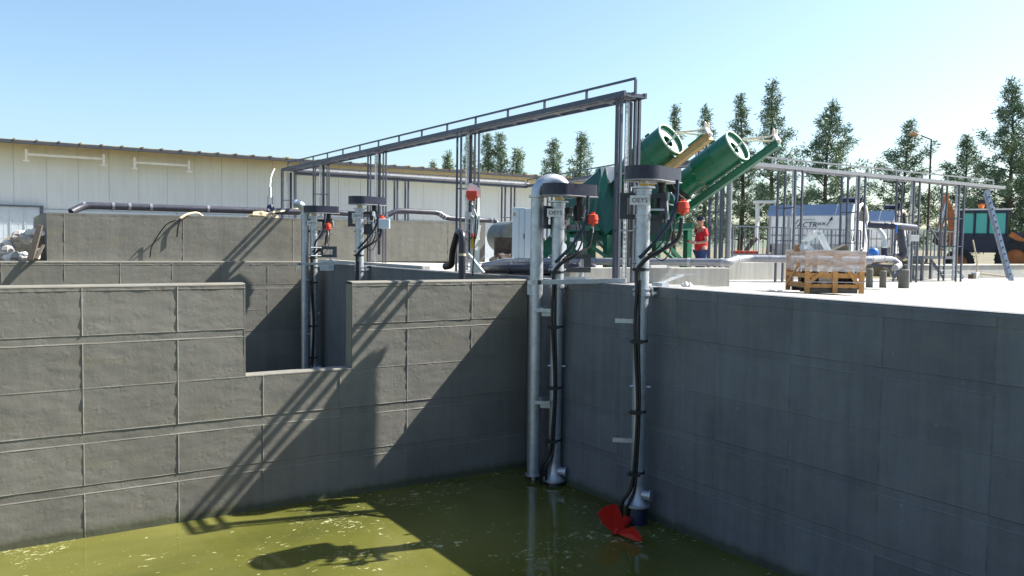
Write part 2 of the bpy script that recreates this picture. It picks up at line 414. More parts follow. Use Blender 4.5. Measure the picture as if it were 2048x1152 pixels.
def wall_obj(label, body, face, mat, extra=None):
    """one wall = one mesh: a body plus its relief face"""
    m = MB(); body(m)
    m.v += []; n = len(m.v); m.v += face.v; m.f += [tuple(i+n for i in f) for f in face.f]
    o = m.build('concrete_wall', mat, origin=(face.v[0][0], face.v[0][1], WZ))
    a_ = o.data.attributes.new('tone', 'FLOAT', 'POINT'); arr = np.zeros(len(m.v), dtype=np.float32); arr[n:n+len(face.tone)] = face.tone; a_.data.foreach_set('value', arr)
    return tag(o, label, 'concrete wall')
full = (-6, 1)
bandsA = [(-.04,), (-1.04, -.89), (-1.9,), (-2.95, -2.75), (-3.92, -3.76)]
jA = [(x, -6, 1) for x in (-1.85, -.12, 1.59, 3.29, 8.35, 10.07)]+[(4.99, -6, -1.9), (6.70, -6, -1.9)]
NX0, NX1, NZ = 4.63, 6.98, -1.88
fa = relief('wall', 'x', -3.2, XB-.003, -5.2, .045, YA, -1, jA, bandsA, (NX0, NX1, NZ), step=.035)
def bodyA(m):
    y0, y1 = YA+.02, YA+.36
    for (a, b, z) in ((-9, NX0, .065), (NX0, NX1, NZ+.012), (NX1, XB-.004, .065)):
        m.box((a, y0, -5.3), (b, y1, z-.02))
        # rounded coping
        x0, x1 = a, b
        pf = [(y0-.018, z-.035), (y0-.006, z-.012), (y0+.03, z+.004), (y1-.04, z+.008), (y1+.002, z-.015), (y1+.002, z-.05), (y0, z-.05)]
        m.prism([(x0, p[0], p[1]) for p in pf], (x1-x0, 0, 0))
    m.box((NX0-.03, YA-.004, NZ-.02), (NX0-.004, YA+.3, .05)); m.box((NX1+.004, YA-.004, NZ-.02), (NX1+.03, YA+.3, .05))
wall_obj('sunlit grey cross wall of the basin with a rectangular notch in its top', bodyA, fa, 'wall_concrete')
# long wall under the deck edge
bandsB = [(-.09,), (-1.03, -.87), (-1.87,), (-2.86, -2.71), (-3.83, -3.64)]
jB = [(y, -6, 1) for y in (4.15, 5.88, 7.57, 9.28, 11.0, 12.07, 13.8, 15.5)]
fb = relief('wall', 'y', 3.6, YA+.01, -5.2, .09, XB, -1, jB, bandsB, step=.05, amp=1.15, cap=-.09, fine=.9)
def bodyB(m):
    m.box((XB+.02, -7, -5.3), (XB+.4, 60, .06)); m.box((XB, -7, -5.3), (XB+.1, 3.6, .085)); m.box((XB, YA+.3, -5.3), (XB+.1, YA2+.1, .085))
    pf = [(XB-.012, .05), (XB-.004, .09), (XB+.03, .112), (XB+.3, .1125), (XB+.3, .05)]
    m.prism([(p[0], -7, p[1]) for p in pf], (0, YA2+7, 0))
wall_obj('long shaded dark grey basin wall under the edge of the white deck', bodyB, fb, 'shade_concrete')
# far cross wall
jF = [(x, -6, 1) for x in (-.9, .6, 2.5, 4.3, 6.1, 7.9, 9.7)]
ff = relief('wall', 'x', -2, XB-.003, -5.2, .12, YA2, -1, jF, [(.0,), (-.95, -.8), (-1.8,), (-2.8, -2.65), (-3.7,)], step=.07, amp=.9, cap=0.)
def bodyF(m):
    m.box((-9, YA2+.02, -5.3), (XB+.3, YA2+.35, .10))
    pf = [(YA2-.01, .08), (YA2, .125), (YA2+.04, .14), (YA2+.33, .14), (YA2+.33, .05)]
    m.prism([(-9, p[0], p[1]) for p in pf], (XB+8.7, 0, 0))
wall_obj('far basin wall behind the notch, topped by a pale ledge below the raised tank', bodyF, ff, 'wall_concrete')
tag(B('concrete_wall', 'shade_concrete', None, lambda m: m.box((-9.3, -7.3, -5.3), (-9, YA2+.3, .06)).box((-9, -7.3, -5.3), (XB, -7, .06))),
    'plain basin wall closing the basin outside the left of the photo', 'concrete wall')

# raised tank: upstand with top tilt, end return, sandy top
tz = lambda x: 1.86+(x-2)*.006
ft = relief('wall', 'x', 2.0, 20.2, .14, 1.86, 33.72, -1, [(2.55, -1, 3), (6.6, -1, 3), (10.9, -1, 3), (14.6, -1, 3), (18.2, -1, 3)], [], step=.08, amp=.8, cap=1.8)
m = MB()
m.v = [(v[0], v[1]+(v[0]-2)*.0, v[2] if v[2] < 1.7 else v[2]+(tz(v[0])-1.86)) for v in ft.v]; m.f = ft.f
m.prism([(2.0, 33.75, .1), (20.2, 33.75, .1), (20.2, 33.75, tz(20.2)), (2.0, 33.75, 1.86)], (0, .35, 0))
m.prism([(2.0, 34.1, .1), (2.0, 42.0, .1), (2.0, 42.0, 1.86), (2.0, 34.1, 1.86)], (.35, 0, 0))
m.prism([(20.2, 34.1, .1), (20.2, 42.0, .1), (20.2, 42.0, 1.97), (20.2, 34.1, 1.97)], (-.35, 0, 0))
m.box((2, 42, .1), (20.2, 42.35, 1.84))
m.box((2.35, 34.1, .1), (19.85, 42, 1.70))
tank = m.build('concrete_tank', 'old_concrete', origin=(11, 36, .1)); tag(tank, 'raised rectangular concrete tank in front of the warehouse', 'concrete tank')
# low kerb walls on the deck
k0, k1 = Vector((16.7, 15.25, 0)), Vector((11.95, 16.0, 0))
m = MB(); m.ob((k1.x, k1.y, -.2), k0-k1, (0, .32, 0), (0, 0, .61)); 
tag(m.build('kerb_wall', 'kerb_concrete', bevel=.015), 'short low concrete upstand on the deck below the grey pipes', 'low wall')
m = MB(); m.box((17.6, 20.5, -.4), (28.5, 20.85, .42)); tag(m.build('kerb_wall', 'kerb_concrete', bevel=.02), 'low concrete wall behind the wooden crate, below the railing', 'low wall')
m = MB(); m.box((33.8, 20.5, -.45), (62, 20.9, .25)); m.box((33.75, 20.45, .25), (62, 20.95, .33)); tag(m.build('kerb_wall', 'kerb_concrete', bevel=.02), 'low concrete wall behind the ladder at the right edge', 'low wall')
m = MB(); m.box((12.0, 20.6, .08), (26, 20.9, .26)); m.box((12.0, 24, .08), (12.3, 33, .22)); tag(m.build('kerb_wall', 'kerb_concrete', bevel=.02), 'ankle high concrete curb behind the twin pipes', 'low wall')

# warehouse
wh = empty('warehouse', (13, 46, 0), 'long low warehouse with pale corrugated walls and tiled eave', 'warehouse')
m = MB(); FY = 46.; x = -12.; prof = []
while x < 36.4:
    # vertical ribs .25 m apart, deeper joint every 1.35 m
    prof += [(x, FY), (x+.10, FY), (x+.125, FY-.0025), (x+.205, FY-.0025), (x+.23, FY)]; x += .27
    if int(x/1.35) != int((x-.27)/1.35): prof += [(x-.012, FY), (x-.01, FY+.02), (x+.01, FY+.02), (x+.012, FY)]; x += .02
n = len(prof)
m.add([(p[0], p[1], 2.35) for p in prof]+[(p[0], p[1], 5.42) for p in prof], [(i, i+1, n+i+1, n+i) for i in range(n-1)])
m.box((-12, FY+.05, -.4), (36.3, FY+.3, 5.42)); m.box((36.1, FY+.05, -.4), (36.4, FY+22, 5.4)); m.box((-12.3, FY+.05, -.4), (-12, FY+22, 5.4))
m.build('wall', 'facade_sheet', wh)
B('base_wall', 'panel_white', wh, lambda m: m.box((2.6, FY-.06, -.4), (36.3, FY+.045, 2.33)))
B('sliding_door', 'panel_white', wh, lambda m: [m.box((-6, FY-.10, -.3), (2.45, FY-.04, 2.42))]+[m.box((-6+i*.6, FY-.125, -.3), (-5.95+i*.6, FY-.10, 2.40)) for i in range(14)])
B('door_track', 'rail_grey', wh, lambda m: m.box((-6, FY-.2, 2.43), (2.6, FY-.0, 2.5)).box((2.46, FY-.14, -.3), (2.6, FY, 2.42)))
m = MB(); m.prism([(-12.5, FY-.95, 5.42), (-12.5, FY-.95, 5.51), (-12.5, FY+9, 5.95), (-12.5, FY+20, 5.5), (-12.5, FY+20, 5.4), (-12.5, FY+9, 5.85)], (49, 0, 0))
x = -12.4
while x < 36.4:
    m.tube([(x, FY-1.02, 5.515), (x, FY+9, 5.96)], .055, 6); x += .92
rf = m.build('roof', 'roof_tile', wh)
B('fascia', 'dark_bracket', rf, lambda m: m.box((-12.5, FY-1.0, 5.34), (36.5, FY-.955, 5.48))); LOC[rf] = LOC[wh]
def track(xa, xb, z):
    m = MB(); m.box((xa, FY-.55, z+.02), (xb, FY-.49, z+.12))
    for xx in (xa, xb): m.box((xx-.05, FY-.62, z-.22), (xx+.05, FY-.5, z+.3)); m.box((xx-.14, FY-.66, z-.26), (xx+.14, FY-.4, z-.21)); m.bar((xx, FY-.02, z+.3), (xx, FY-.56, z+.3), .06, .05)
    m.build('door_rail', 'cream_pipe', wh)
track(1.9, 5.2, 4.82); track(6.6, 9.2, 4.74)

# hills far off and the air is left to the sky
m = MB(); n = 120; hp = []
for i in range(n+1):
    a = YAW-1.0+1.7*i/n; D = 3300+300*math.sin(i*.3)
    h = 100+60*noise.noise(Vector((i*.06, 2, 0)))+20*noise.noise(Vector((i*.3, 5, 0)))-1.1*max(0, i-70)
    hp.append((D*math.cos(a), D*math.sin(a), h, a))
m.add([(p[0], p[1], -5) for p in hp]+[(p[0]*1.08, p[1]*1.08, max(8, p[2])) for p in hp]+[(p[0]*1.3, p[1]*1.3, -5) for p in hp],
      [(i+1, i, n+1+i, n+2+i) for i in range(n)]+[(n+2+i, n+1+i, 2*n+2+i, 2*n+3+i) for i in range(n)])
m.build('hills', 'hill_scrub', kind='structure', smooth=True, origin=(0, 0, 0))

# ============================================================ PIPE BRIDGES
def frame(g, x, y, zb, zt, wx, wy, tray=True, t=.075, rung=(1.1, 2.35)):
    """one support: four slim posts, a head bar, cross rungs and a perforated tray"""
    f = B('support_frame', 'painted_steel', g, lambda m: [m.box((x+a*wx-t/2, y+b*wy-t/2, zb), (x+a*wx+t/2, y+b*wy+t/2, zt)) for a, b in ((0, 0), (1, 0), (0, 1), (1, 1))]
          +[m.box((x-t/2, y+b*wy-t/2+.003, zt), (x+wx+t/2, y+b*wy+t/2-.003, zt+.07)) for b in (0, 1)]
          +[m.box((x+t/2, y+b*wy-.015, zb+r), (x+wx-t/2, y+b*wy+.015, zb+r+.03)) for r in rung for b in (0, 1)]
          +[m.box((x+a*wx-.015, y+t/2, zb+r), (x+a*wx+.015, y+wy-t/2, zb+r+.03)) for r in rung for a in (0, 1)]
          +[m.box((x-t, y-t, zb), (x+wx+t, y+t, zb+.012)), m.box((x-t, y+wy-t, zb), (x+wx+t, y+wy+t, zb+.012))])
    if tray:
        cx, cy = x+wx*.42, y+wy*.25
        m = MB(); W = .12; z = zb+.05
        m.box((cx-W/2, cy, z), (cx-W/2+.018, cy+.03, zt-.05)); m.box((cx+W/2-.018, cy, z), (cx+W/2, cy+.03, zt-.05))
        while z < zt-.15:
            m.box((cx-W/2+.025, cy+.004, z), (cx+W/2-.025, cy+.012, z+.055)); z += .11
        m.box((cx-.015, cy+.003, zb+.05), (cx+.015, cy+.013, zt-.05))
        m.build('cable_tray', 'galvanised_matt', f)
        B('cable', 'rubber', f, lambda m: m.tube([(cx+.14, cy+.08, zb+.4), (cx+.14, cy+.08, zt-.05)], .035, 8).tube([(cx+.2, cy+.1, zb+.4), (cx+.2, cy+.1, zt-.05)], .022, 8))
    return f
def run(g, A, Bp, side, W=.62, zt=4.42, nrail=9, cr=1.05, mat='painted_steel', railoff=.48, railh=.30, h=.12):
    """walkway-like pipe bridge: three beams, cross pieces below, one handrail; A,Bp ends (xy), side = unit offset"""
    A = Vector((*A, 0)); Bp = Vector((*Bp, 0)); s = Vector((*side, 0)); zA = zt if not isinstance(zt, tuple) else zt[0]; zB = zt if not isinstance(zt, tuple) else zt[1]
    Z = lambda k, dz_=0: Vector((0, 0, zA+(zB-zA)*k+dz_))
    L = (Bp-A).length
    m = MB()
    for o_, hh in ((0, h), (W, h)): m.bar(A+s*o_+Z(0, -hh/2), Bp+s*o_+Z(1, -hh/2), .06, hh)
    m.bar(A+s*W*.5+Z(0, -.03), Bp+s*W*.5+Z(1, -.03), .07, .06)
    m.build('beam', mat, g)
    m = MB(); k = .0
    while k <= 1.0:
        p = A+(Bp-A)*min(.999, max(.001, k)); m.bar(p+s*.045+Z(k, -h+.02), p+s*(W-.045)+Z(k, -h+.02), .05, .04); k += cr/L
    m.bar(A+s*.2+Z(0, -h-.0), Bp+s*.2+Z(1, -h-.0), .2, .012)
    m.build('cable_ladder', mat, g)
    r = B('handrail', mat, g, lambda m: m.bar(A+s*railoff+Z(0, railh), Bp+s*railoff+Z(1, railh), .05, .05))
    for i in range(nrail+1): B('rail_post', mat, r, lambda m: m.bar(A+(Bp-A)*(i/nrail)+s*railoff+Z(i/nrail, 0), A+(Bp-A)*(i/nrail)+s*railoff+Z(i/nrail, railh-.026), .05, .05, (1, 0, 0)))
g1 = empty('pipe_bridge', (12.2, 15, .1), 'tall blue-grey cable bridge along the deck edge from the green drums to the warehouse', 'cable bridge')
run(g1, (12.20, 14.36), (12.20, 39.4), (1, 0), W=.62, zt=4.43, nrail=14, railoff=.30)
B('end_bar', 'painted_steel', g1, lambda m: m.box((12.24, 14.38, 4.33), (12.78, 14.46, 4.40)))
for y, zb in ((14.60, .09), (21.85, .1), (28.70, .1), (34.7, 2.0), (39.2, 1.9)):
    frame(g1, 12.30 if y < 20 else 12.20, y, zb, 4.31, .54 if y < 20 else .62, .14 if y < 20 else .24, t=.062 if y < 20 else .05, rung=(1.2, 2.5) if zb < 1 else (1.0,))
g2 = empty('pipe_bridge', (12.8, 39.2, .1), 'far cable bridge crossing in front of the warehouse wall', 'cable bridge')
run(g2, (12.9, 39.3), (26.3, 39.3), (0, .6), W=.6, zt=4.30, nrail=8, railoff=.6)
B('grey_pipe', 'lilac_pipe', g2, lambda m: m.tube([(12.9, 39.2, 4.38), (26.3, 39.2, 4.38)], .10, 10))
for x in (18.2, 24.8): frame(g2, x, 39.3, .1, 4.2, .62, .36, tray=False)
g3 = empty('pipe_bridge', (26, 39, .1), 'cable bridge returning from the warehouse corner to behind the green drums', 'cable bridge')
run(g3, (26.3, 39.5), (18.7, 18.6), (.94, -.34), W=.6, zt=(4.35, 3.66), nrail=10, railoff=.1)
frame(g3, 23.8, 33.4, -.1, 4.1, .6, .36, tray=False)
g4 = empty('pipe_bridge', (27, 18.2, -.25), 'pale grey cable bridge over the right side of the deck, ending at the ladder', 'cable bridge')
run(g4, (18.6, 18.0), (36.0, 18.0), (0, .7), W=.7, zt=3.66, nrail=10, mat='lilac_pipe', railoff=.68, railh=.27)
for px in (1585, 1712, 1822, 1912): 
    q = pl(px, 545, 1, 18.0); frame(g4, q.x, 18.0, dz(q.x)-.01, 3.54, .36, .7, t=.06, rung=(1.4, 2.5))
q = pl(1441, 500, 1, 18.3)
f = frame(g4, q.x, 18.3, dz(q.x), 3.5, .30, .5, t=.075, rung=(2.2,))
B('grey_pipe', 'lilac_pipe', g4, lambda m: m.tube([(q.x+.22, 18.2, .2), (q.x+.22, 18.2, 3.4)], .09, 12))

# ============================================================ MIXERS
def stadium(r0, L, r1, n=14):
    pts = [(r0*math.cos(a), r0*math.sin(a)) for a in (math.pi/2+math.pi*i/n for i in range(n+1))]
    c = .14
    for cx, cy, a0 in ((L-c, -r1+c, -math.pi/2), (L-c, r1-c, 0)):
        pts += [(cx+c*math.cos(a0+math.pi/2*i/5), cy+c*math.sin(a0+math.pi/2*i/5)) for i in range(6)]
    return pts
class Fr:   # local frame turned about z
    def __init__(s, o, ang): s.o = Vector(o); s.x = Vector((math.cos(ang), math.sin(ang), 0)); s.y = Vector((-math.sin(ang), math.cos(ang), 0))
    def __call__(s, x, y, z=0): return s.o+s.x*x+s.y*y+Vector((0, 0, z))
    def box(s, m, a, b): m.ob(s(*a), s.x*(b[0]-a[0]), s.y*(b[1]-a[1]), (0, 0, b[2]-a[2])); return m
VD = lambda P: math.atan2(P[1], P[0])      # bearing seen from the tank edge
def mixer(x, y, label, zdisc, ang, foot=.37, full=True, plate_ang=None, plate_u=(-.40, .52), sign=True, zsign=None, prop=False, hosespan=.72, valve=(.78, -.18), mount='bar'):
    g = empty('tank_mixer', (x, y, WZ), label, 'mixer', 'mixers standing on poles in the basin corners')
    R = .145; F = Fr((x, y, 0), ang); zt = zdisc-.30
    vb = math.atan2(y, x); V = Fr((x, y, 0), vb-math.pi/2)     # V.x = to the right as seen from camera side, V.y away
    pole = B('pole', 'galvanised', g, lambda m: m.tube([(x, y, WZ+foot), (x, y, zt)], R, 28), smooth=True)
    for z, h in ((zt-.06, .05), (zt-.12, .03), (zt-.55, .03), (zt-.60, .03)): B('collar', 'galvanised', pole, lambda m: m.tube([(x, y, z), (x, y, z+h)], R+.02, 28), smooth=True)
    B('top_flange', 'galvanised', g, lambda m: m.tube([(x, y, zt), (x, y, zt+.035)], R+.09, 28).tube([(x, y, zt+.035), (x, y, zdisc-.12)], .10, 16), smooth=True)
    # drive cover
    pts = stadium(.40, .98, .30)
    m = MB(); H = .27
    m.prism([F(a, b, zdisc-.13) for a, b in pts], (0, 0, H)); 
    c_ = m.build('drive_cover', 'navy_cover', g, smooth=True)
    B('base_lip', 'galvanised_matt', c_, lambda m: m.prism([F(a*1.03, b*1.03, zdisc-.148) for a, b in pts], (0, 0, .014)))
    B('drive_shaft', 'rubber', g, lambda m: m.tube([F(.62, 0, zdisc-.12), F(.62, 0, zt-.05)], .09, 14).tube([F(.62, 0, zt-.05), F(.62, 0, zt-.42)], .15, 16), smooth=True)
    B('warning_tag', 'yellow', g, lambda m: V.box(m, (-.09, -R-.05, zt+.045), (.09, -R-.035, zt+.085)))
    # bracket plates
    P = Fr((x, y, 0), plate_ang if plate_ang is not None else ang); u0, u1 = plate_u
    m = MB(); z0, z1 = zt-.62, zt-.08; ty = (.19, .225)
    P.box(m, (u0, ty[0], z1-.10), (u1, ty[1], z1)); P.box(m, (u0, ty[0], z0), (u1, ty[1], z0+.10))
    P.box(m, (u0, ty[0], z0+.102), (u0+.16, ty[1], z1-.102)); P.box(m, (u1-.16, ty[0], z0+.102), (u1, ty[1], z1-.102)); P.box(m, (-.04, ty[0], z0+.102), (.12, ty[1], z1-.102))
    P.box(m, (.10, ty[0]+.01, z0-.28), (u1-.10, ty[1]+.01, z0-.003)); 
    m.build('bracket_plate', 'dark_bracket', g)
    m = MB(); P.box(m, (u1-.05, -.18, z0), (u1-.02, .18, z0+.12)); P.box(m, (u1-.05, -.18, z1-.16), (u1-.02, .18, z1)); m.bar(P(u1-.03, -.18, z0), P(u1-.03, .16, z1-.1), .03, .03)
    m.tube(smoothpath([P(u1, -.2, z1-.02), P(u1+.06, -.25, z1-.1), P(u1+.09, -.25, z1-.3)]), .018, 8)
    P.box(m, (.16, .10, zt-.44), (.44, .13, zt-.40))
    m.build('bracket_arm', 'galvanised', g)
    # front hinge: white plate with letters
    if sign:
        zz = zt-.34 if zsign is None else zsign
        s_ = B('sign_plate', 'white_plate', g, lambda m: V.box(m, (-.27, -R-.022, zz), (.10, -R-.008, zz+.19)))
        text_mesh('lettering', 'OEYS', .135, 'ink', s_, V(-.235, -R-.026, zz+.05), V.x, (0, 0, 1))
    # valve lamp
    vx, vy = valve; q = V(vx, vy, zt-.50)
    v_ = B('signal_horn', 'red_plastic', g, lambda m: m.tube([q, q+Vector((0, 0, .03)), q+Vector((0, 0, .03)), q+Vector((0, 0, .10)), q+Vector((0, 0, .10)), q+Vector((0, 0, .22)), q+Vector((0, 0, .24))], [.11, .135, .12, .12, .135, .11, .05], 20), smooth=True)
    B('cap', 'red_plastic', v_, lambda m: m.tube([q+Vector((0, 0, .24)), q+Vector((0, 0, .28))], .05, 12).tube([q, q-Vector((0, 0, .06))], .035, 10))
    B('stem', 'galvanised', v_, lambda m: m.tube([q-Vector((0, 0, .06)), q-Vector((0, 0, .2))], .028, 10).bar(q+Vector((0, 0, .12)), P(u1, .2, zt-.3), .03, .02))
    # hoses
    xl = -R*.62
    B('hose', 'blue_rubber', g, lambda m: m.tube(smoothpath([V(vx-.12, vy+.05, zt+.16), V(vx-.13, vy, zt-.2), V(vx-.22, vy-.08, zt-.62), V(vx-.48, -.28, zt-1.0), V(xl+.12, -R-.07, zt-1.32), V(xl+.03, -R-.05, zt-1.40)]), .037, 10), smooth=True)
    B('hose', 'rubber', g, lambda m: m.tube(smoothpath([V(vx-.02, vy, zt-.6), V(vx-.08, vy-.02, zt-1.0), V(.42, -.3, zt-1.22), V(.14, -R-.12, zt-1.38), V(xl+.01, -R-.07, zt-1.62), V(xl, -R-.06, zt-1.9)]), .042, 10)
      .tube(smoothpath([V(.5, .05, zt-.5), V(.56, -.05, zt-.9), V(.36, -.22, zt-1.28), V(.12, -R-.06, zt-1.42), V(xl-.02, -R-.05, zt-1.7)]), .022, 8)
      .tube(smoothpath([V(.42, .0, zt-.5), V(.44, -.1, zt-.95), V(.3, -.2, zt-1.2), V(.1, -R-.05, zt-1.34)]), .016, 8)
      .tube(smoothpath([V(.64, .05, zt-.3), V(.62, -.1, zt-.8), V(.55, -.15, zt-1.25), V(.4, -.2, zt-1.45), V(.22, -R-.02, zt-1.35)]), .014, 6), smooth=True)
    B('hose', 'rubber', g, lambda m: m.tube(smoothpath([V(xl, -R-.06, zt-1.85), V(xl-.02, -R-.06, -.8), V(xl+.06, -R-.05, -2.2), V(xl+.04, -R-.05, -3.2), V(xl-.02, -R-.06, -3.95), V(xl-.20, -R-.06, -4.3), V(xl-.22, -R+.02, -4.75)]), .036, 10)
      .tube(smoothpath([V(xl+.055, -R-.05, zt-1.85), V(xl+.05, -R-.05, -.8), V(xl+.1, -R-.04, -2.2), V(xl+.08, -R-.04, -3.3), V(xl+.04, -R-.05, -4.0), V(xl-.08, -R-.06, -4.35), V(xl-.1, -R, -4.75)]), .03, 10), smooth=True)
    for z in (zt-1.66, -1.0 if full else -.7, -2.45, -3.72):
        m = MB(); m.tube([(x, y, z), (x, y, z+.045)], R+.012, 20); V.box(m, (xl-.09, -R-.12, z-.012), (xl+.15, -R+.03, z+.055)); V.box(m, (xl-.13, -R-.09, z+.012), (xl-.09, -R-.05, z+.035)); m.build('hose_clamp', 'rubber', g)
    for z in (.05, zt-.78, -1.92, zt-1.5): B('bolt', 'galvanised', g, lambda m: m.tube([V(-R-.05, -.06, z), V(-R+.03, -.06, z)], .028, 8))
    B('bolt', 'galvanised', g, lambda m: m.tube([V(R-.02, 0, -1.93), V(R+.08, 0, -1.93)], .026, 8))
    # wall collar at the deck edge
    B('wall_collar', 'galvanised', g, lambda m: m.tube([(x, y, -.06), (x, y, .0)], R+.03, 28).tube([(x, y, .06), (x, y, .09)], R+.03, 28).tube([(x, y, -.06), (x, y, .09)], R+.012, 28).box((x+R, y-.10, -.04), (XB-.03, y+.10, .02)).box((x+.2, y-.12, .118), (XB+.25, y+.12, .13)).box((x+.19, y-.12, -.06), (x+.21, y+.12, .13)), smooth=True)
    # foot
    B('lower_flange', 'galvanised', g, lambda m: m.tube([(x, y, WZ+foot+.43), (x, y, WZ+foot+.20), (x, y, WZ+foot+.07), (x, y, WZ+foot+.05), (x, y, WZ+foot), (x, y, WZ+foot)], [R+.005, R+.02, R+.09, R+.13, R+.13, R+.02], 28), smooth=True)
    B('stub_pipe', 'galvanised', g, lambda m: m.tube([V(.05, -.02, WZ+foot+.25), V(.26, -.12, WZ+foot+.25), V(.26, -.12, WZ+foot+.25), V(.29, -.13, WZ+foot+.25)], [.10, .10, .125, .125], 20), smooth=True)
    B('motor_housing', 'navy_paint', g, lambda m: m.tube([(x, y, WZ+foot), (x, y, WZ+foot-.05), (x, y, WZ-.3)], [R+.06, R+.08, R+.08], 26), smooth=True)
    return g, V, zt
g, V1, zt1 = mixer(11.33, 12.70, 'nearest pole mixer, reaching down to a red propeller in the water', 2.42, math.radians(12), plate_ang=math.radians(-36), plate_u=(-.46, .52))
def props(g, V):
    h0 = at(1231, 1064, 16.36)
    hub = B('propeller_hub', 'propeller_red', g, lambda m: m.tube([V(-.18, -.12, WZ+.10), h0, h0-Vector((.05, .04, 0))], [.10, .075, .03], 16), smooth=True)
    def blade(pix, D0, tw, c0):
        P = [at(a, b, D0+tw*(a-c0[0])/60.) for a, b in pix]; n = len(P)
        ctr = sum(P, Vector())/n; nrm = Vector()
        for i in range(n): nrm += (P[i]-ctr).cross(P[(i+1) % n]-ctr)
        nrm.normalize(); m = MB(); up = [p+nrm*.006 for p in P]; dn = [p-nrm*.006 for p in P]
        m.add(up+dn+[ctr+nrm*.035, ctr+nrm*.02], [(i, (i+1) % n, 2*n) for i in range(n)]+[(n+(i+1) % n, n+i, 2*n+1) for i in range(n)]+[(i, n+i, n+(i+1) % n, (i+1) % n) for i in range(n)])
        return m.build('propeller_blade', 'propeller_red', g, smooth=False)
    blade([(1195, 1027), (1205, 1015), (1220, 1010), (1233, 1008), (1242, 1026), (1247, 1043), (1248, 1056), (1240, 1064), (1228, 1066), (1217, 1058), (1205, 1047)], 16.35, .30, (1231, 1063))
    blade([(1234, 1066), (1246, 1058), (1266, 1053), (1275, 1062), (1282, 1074), (1283, 1083), (1270, 1081), (1252, 1074)], 16.30, -.55, (1231, 1063))
    blade([(1222, 1066), (1236, 1066), (1238, 1090), (1225, 1112), (1205, 1106), (1208, 1084)], 16.5, .2, (1231, 1063))
props(g, V1)
mixer(11.49, 15.84, 'pole mixer beside the silver elbow pipe in the near basin corner', 2.25, math.radians(0), foot=.08, plate_ang=math.radians(12), plate_u=(-.30, .62), valve=(.80, -.12))
mixer(11.33, 27.6, 'far pole mixer rising above the right end of the notched cross wall', 2.43, math.radians(12), full=False, plate_ang=math.radians(-34), plate_u=(-.46, .52))
mixer(11.25, 32.15, 'far pole mixer seen through the notch beside a thinner silver pipe', 2.24, 0., full=False, plate_ang=math.radians(10), plate_u=(-.30, .66), valve=(.55, -.2))
# small white control box hanging behind the third mixer
# stand-off arms (square tubes) reaching sideways from the poles belong to the mixers' guide pipes
def arms(g, V, zs, mirror=False):
    for z in zs:
        B('standoff_arm', 'galvanised', g, lambda m: V.box(m, (-.52, -.10, z), (-.10, -.04, z+.085)))
arms(g, V1, (-.62, -3.08))
gm2 = [o for o in bpy.data.objects if o.name.startswith('tank_mixer')]
V2 = Fr((11.49, 15.84, 0), math.atan2(15.84, 11.49)-math.pi/2)
for z in (-.73, -2.92):
    B('standoff_arm', 'galvanised', gm2[1], lambda m: V2.box(m, (-.50, -.20, z+.10), (-.14, -.13, z+.18)).add(*(lambda q: (q.v, q.f))(V2.box(MB(), (-.36, -.12, z), (-.12, -.06, z+.09)))))

# discharge pipes with elbows
def elbow_pipe(x, y, ztop, r, label, d, zb=WZ+.12, reach=.5, drop=.0, rb=None):
    g = empty('discharge_pipe', (x, y, WZ), label, 'pipe')
    B('pipe', 'galvanised', g, lambda m: m.tube([(x, y, zb), (x, y, ztop-.28)], r, 28), smooth=True)
    for za, zc_ in ((ztop-.34, ztop-.29), (zb, zb+.03)): B('flange', 'galvanised', g, lambda m: m.tube([(x, y, za), (x, y, zc_)], r+.055, 28), smooth=True)
    d = Vector(d).normalized(); rb = rb or r*1.9
    m = MB(); P = [Vector((x, y, ztop-.29))]
    for i in range(0, 15):
        a = math.pi*i/14*reach*2*.5+0
        P.append(Vector((x, y, ztop-.28))+d*(rb*(1-math.cos(a)))+Vector((0, 0, rb*math.sin(a))))
    m.tube(P, r*1.03, 28); m.build('elbow', 'galvanised', g, smooth=True)
    B('stay', 'galvanised', g, lambda m: m.tube([(x, y, zb-.25), (x, y, zb+.01)], .05, 10))
    for z in (-.73, -2.92): B('lug', 'galvanised', g, lambda m: m.box((x+.05, y-r-.05, z+.12), (x+.32, y-r+.02, z+.20)))
    return g
gp = elbow_pipe(11.24, 16.36, 2.42, .158, 'large silver pipe with a smooth elbow on top, in the near basin corner', (.95, -.3, 0), reach=1.05, rb=.36)
gq = elbow_pipe(10.95, 32.35, 2.35, .15, 'thinner silver pipe with a short angled outlet, seen through the notch', (-.7, .2, 0), reach=.55, rb=.4)
# bars fixed across the corners
def cross_bar(px0, py0, D0, px1, py1, D1, label, h=.10):
    a, b = at(px0, py0, D0), at(px1, py1, D1); d = (b-a).normalized()
    g = empty('mounting_bar', a, label, 'bar')
    B('bar', 'galvanised_matt', g, lambda m: m.bar(a, b, .07, h))
    B('end_cap', 'white_plate', g, lambda m: m.bar(a-d*.12, a-d*.003, .09, h*.9)); B('bolt_block', 'rubber', g, lambda m: m.bar(a+d*.12, a+d*.2, .075, h*1.02))
    B('wall_bracket', 'galvanised', g, lambda m: m.bar(a-d*.1-Vector((0, 0, .28)), a-d*.1-Vector((0, 0, .06)), .10, .02))
cross_bar(1066, 565, 19.0, 1252, 561, 18.4, 'square steel bar across the near corner between the elbow pipe and the wall edge')
cross_bar(595, 528, 31.6, 712, 526, 29.6, 'thin dark bar across the far basin corner by the notch mixer', .08)
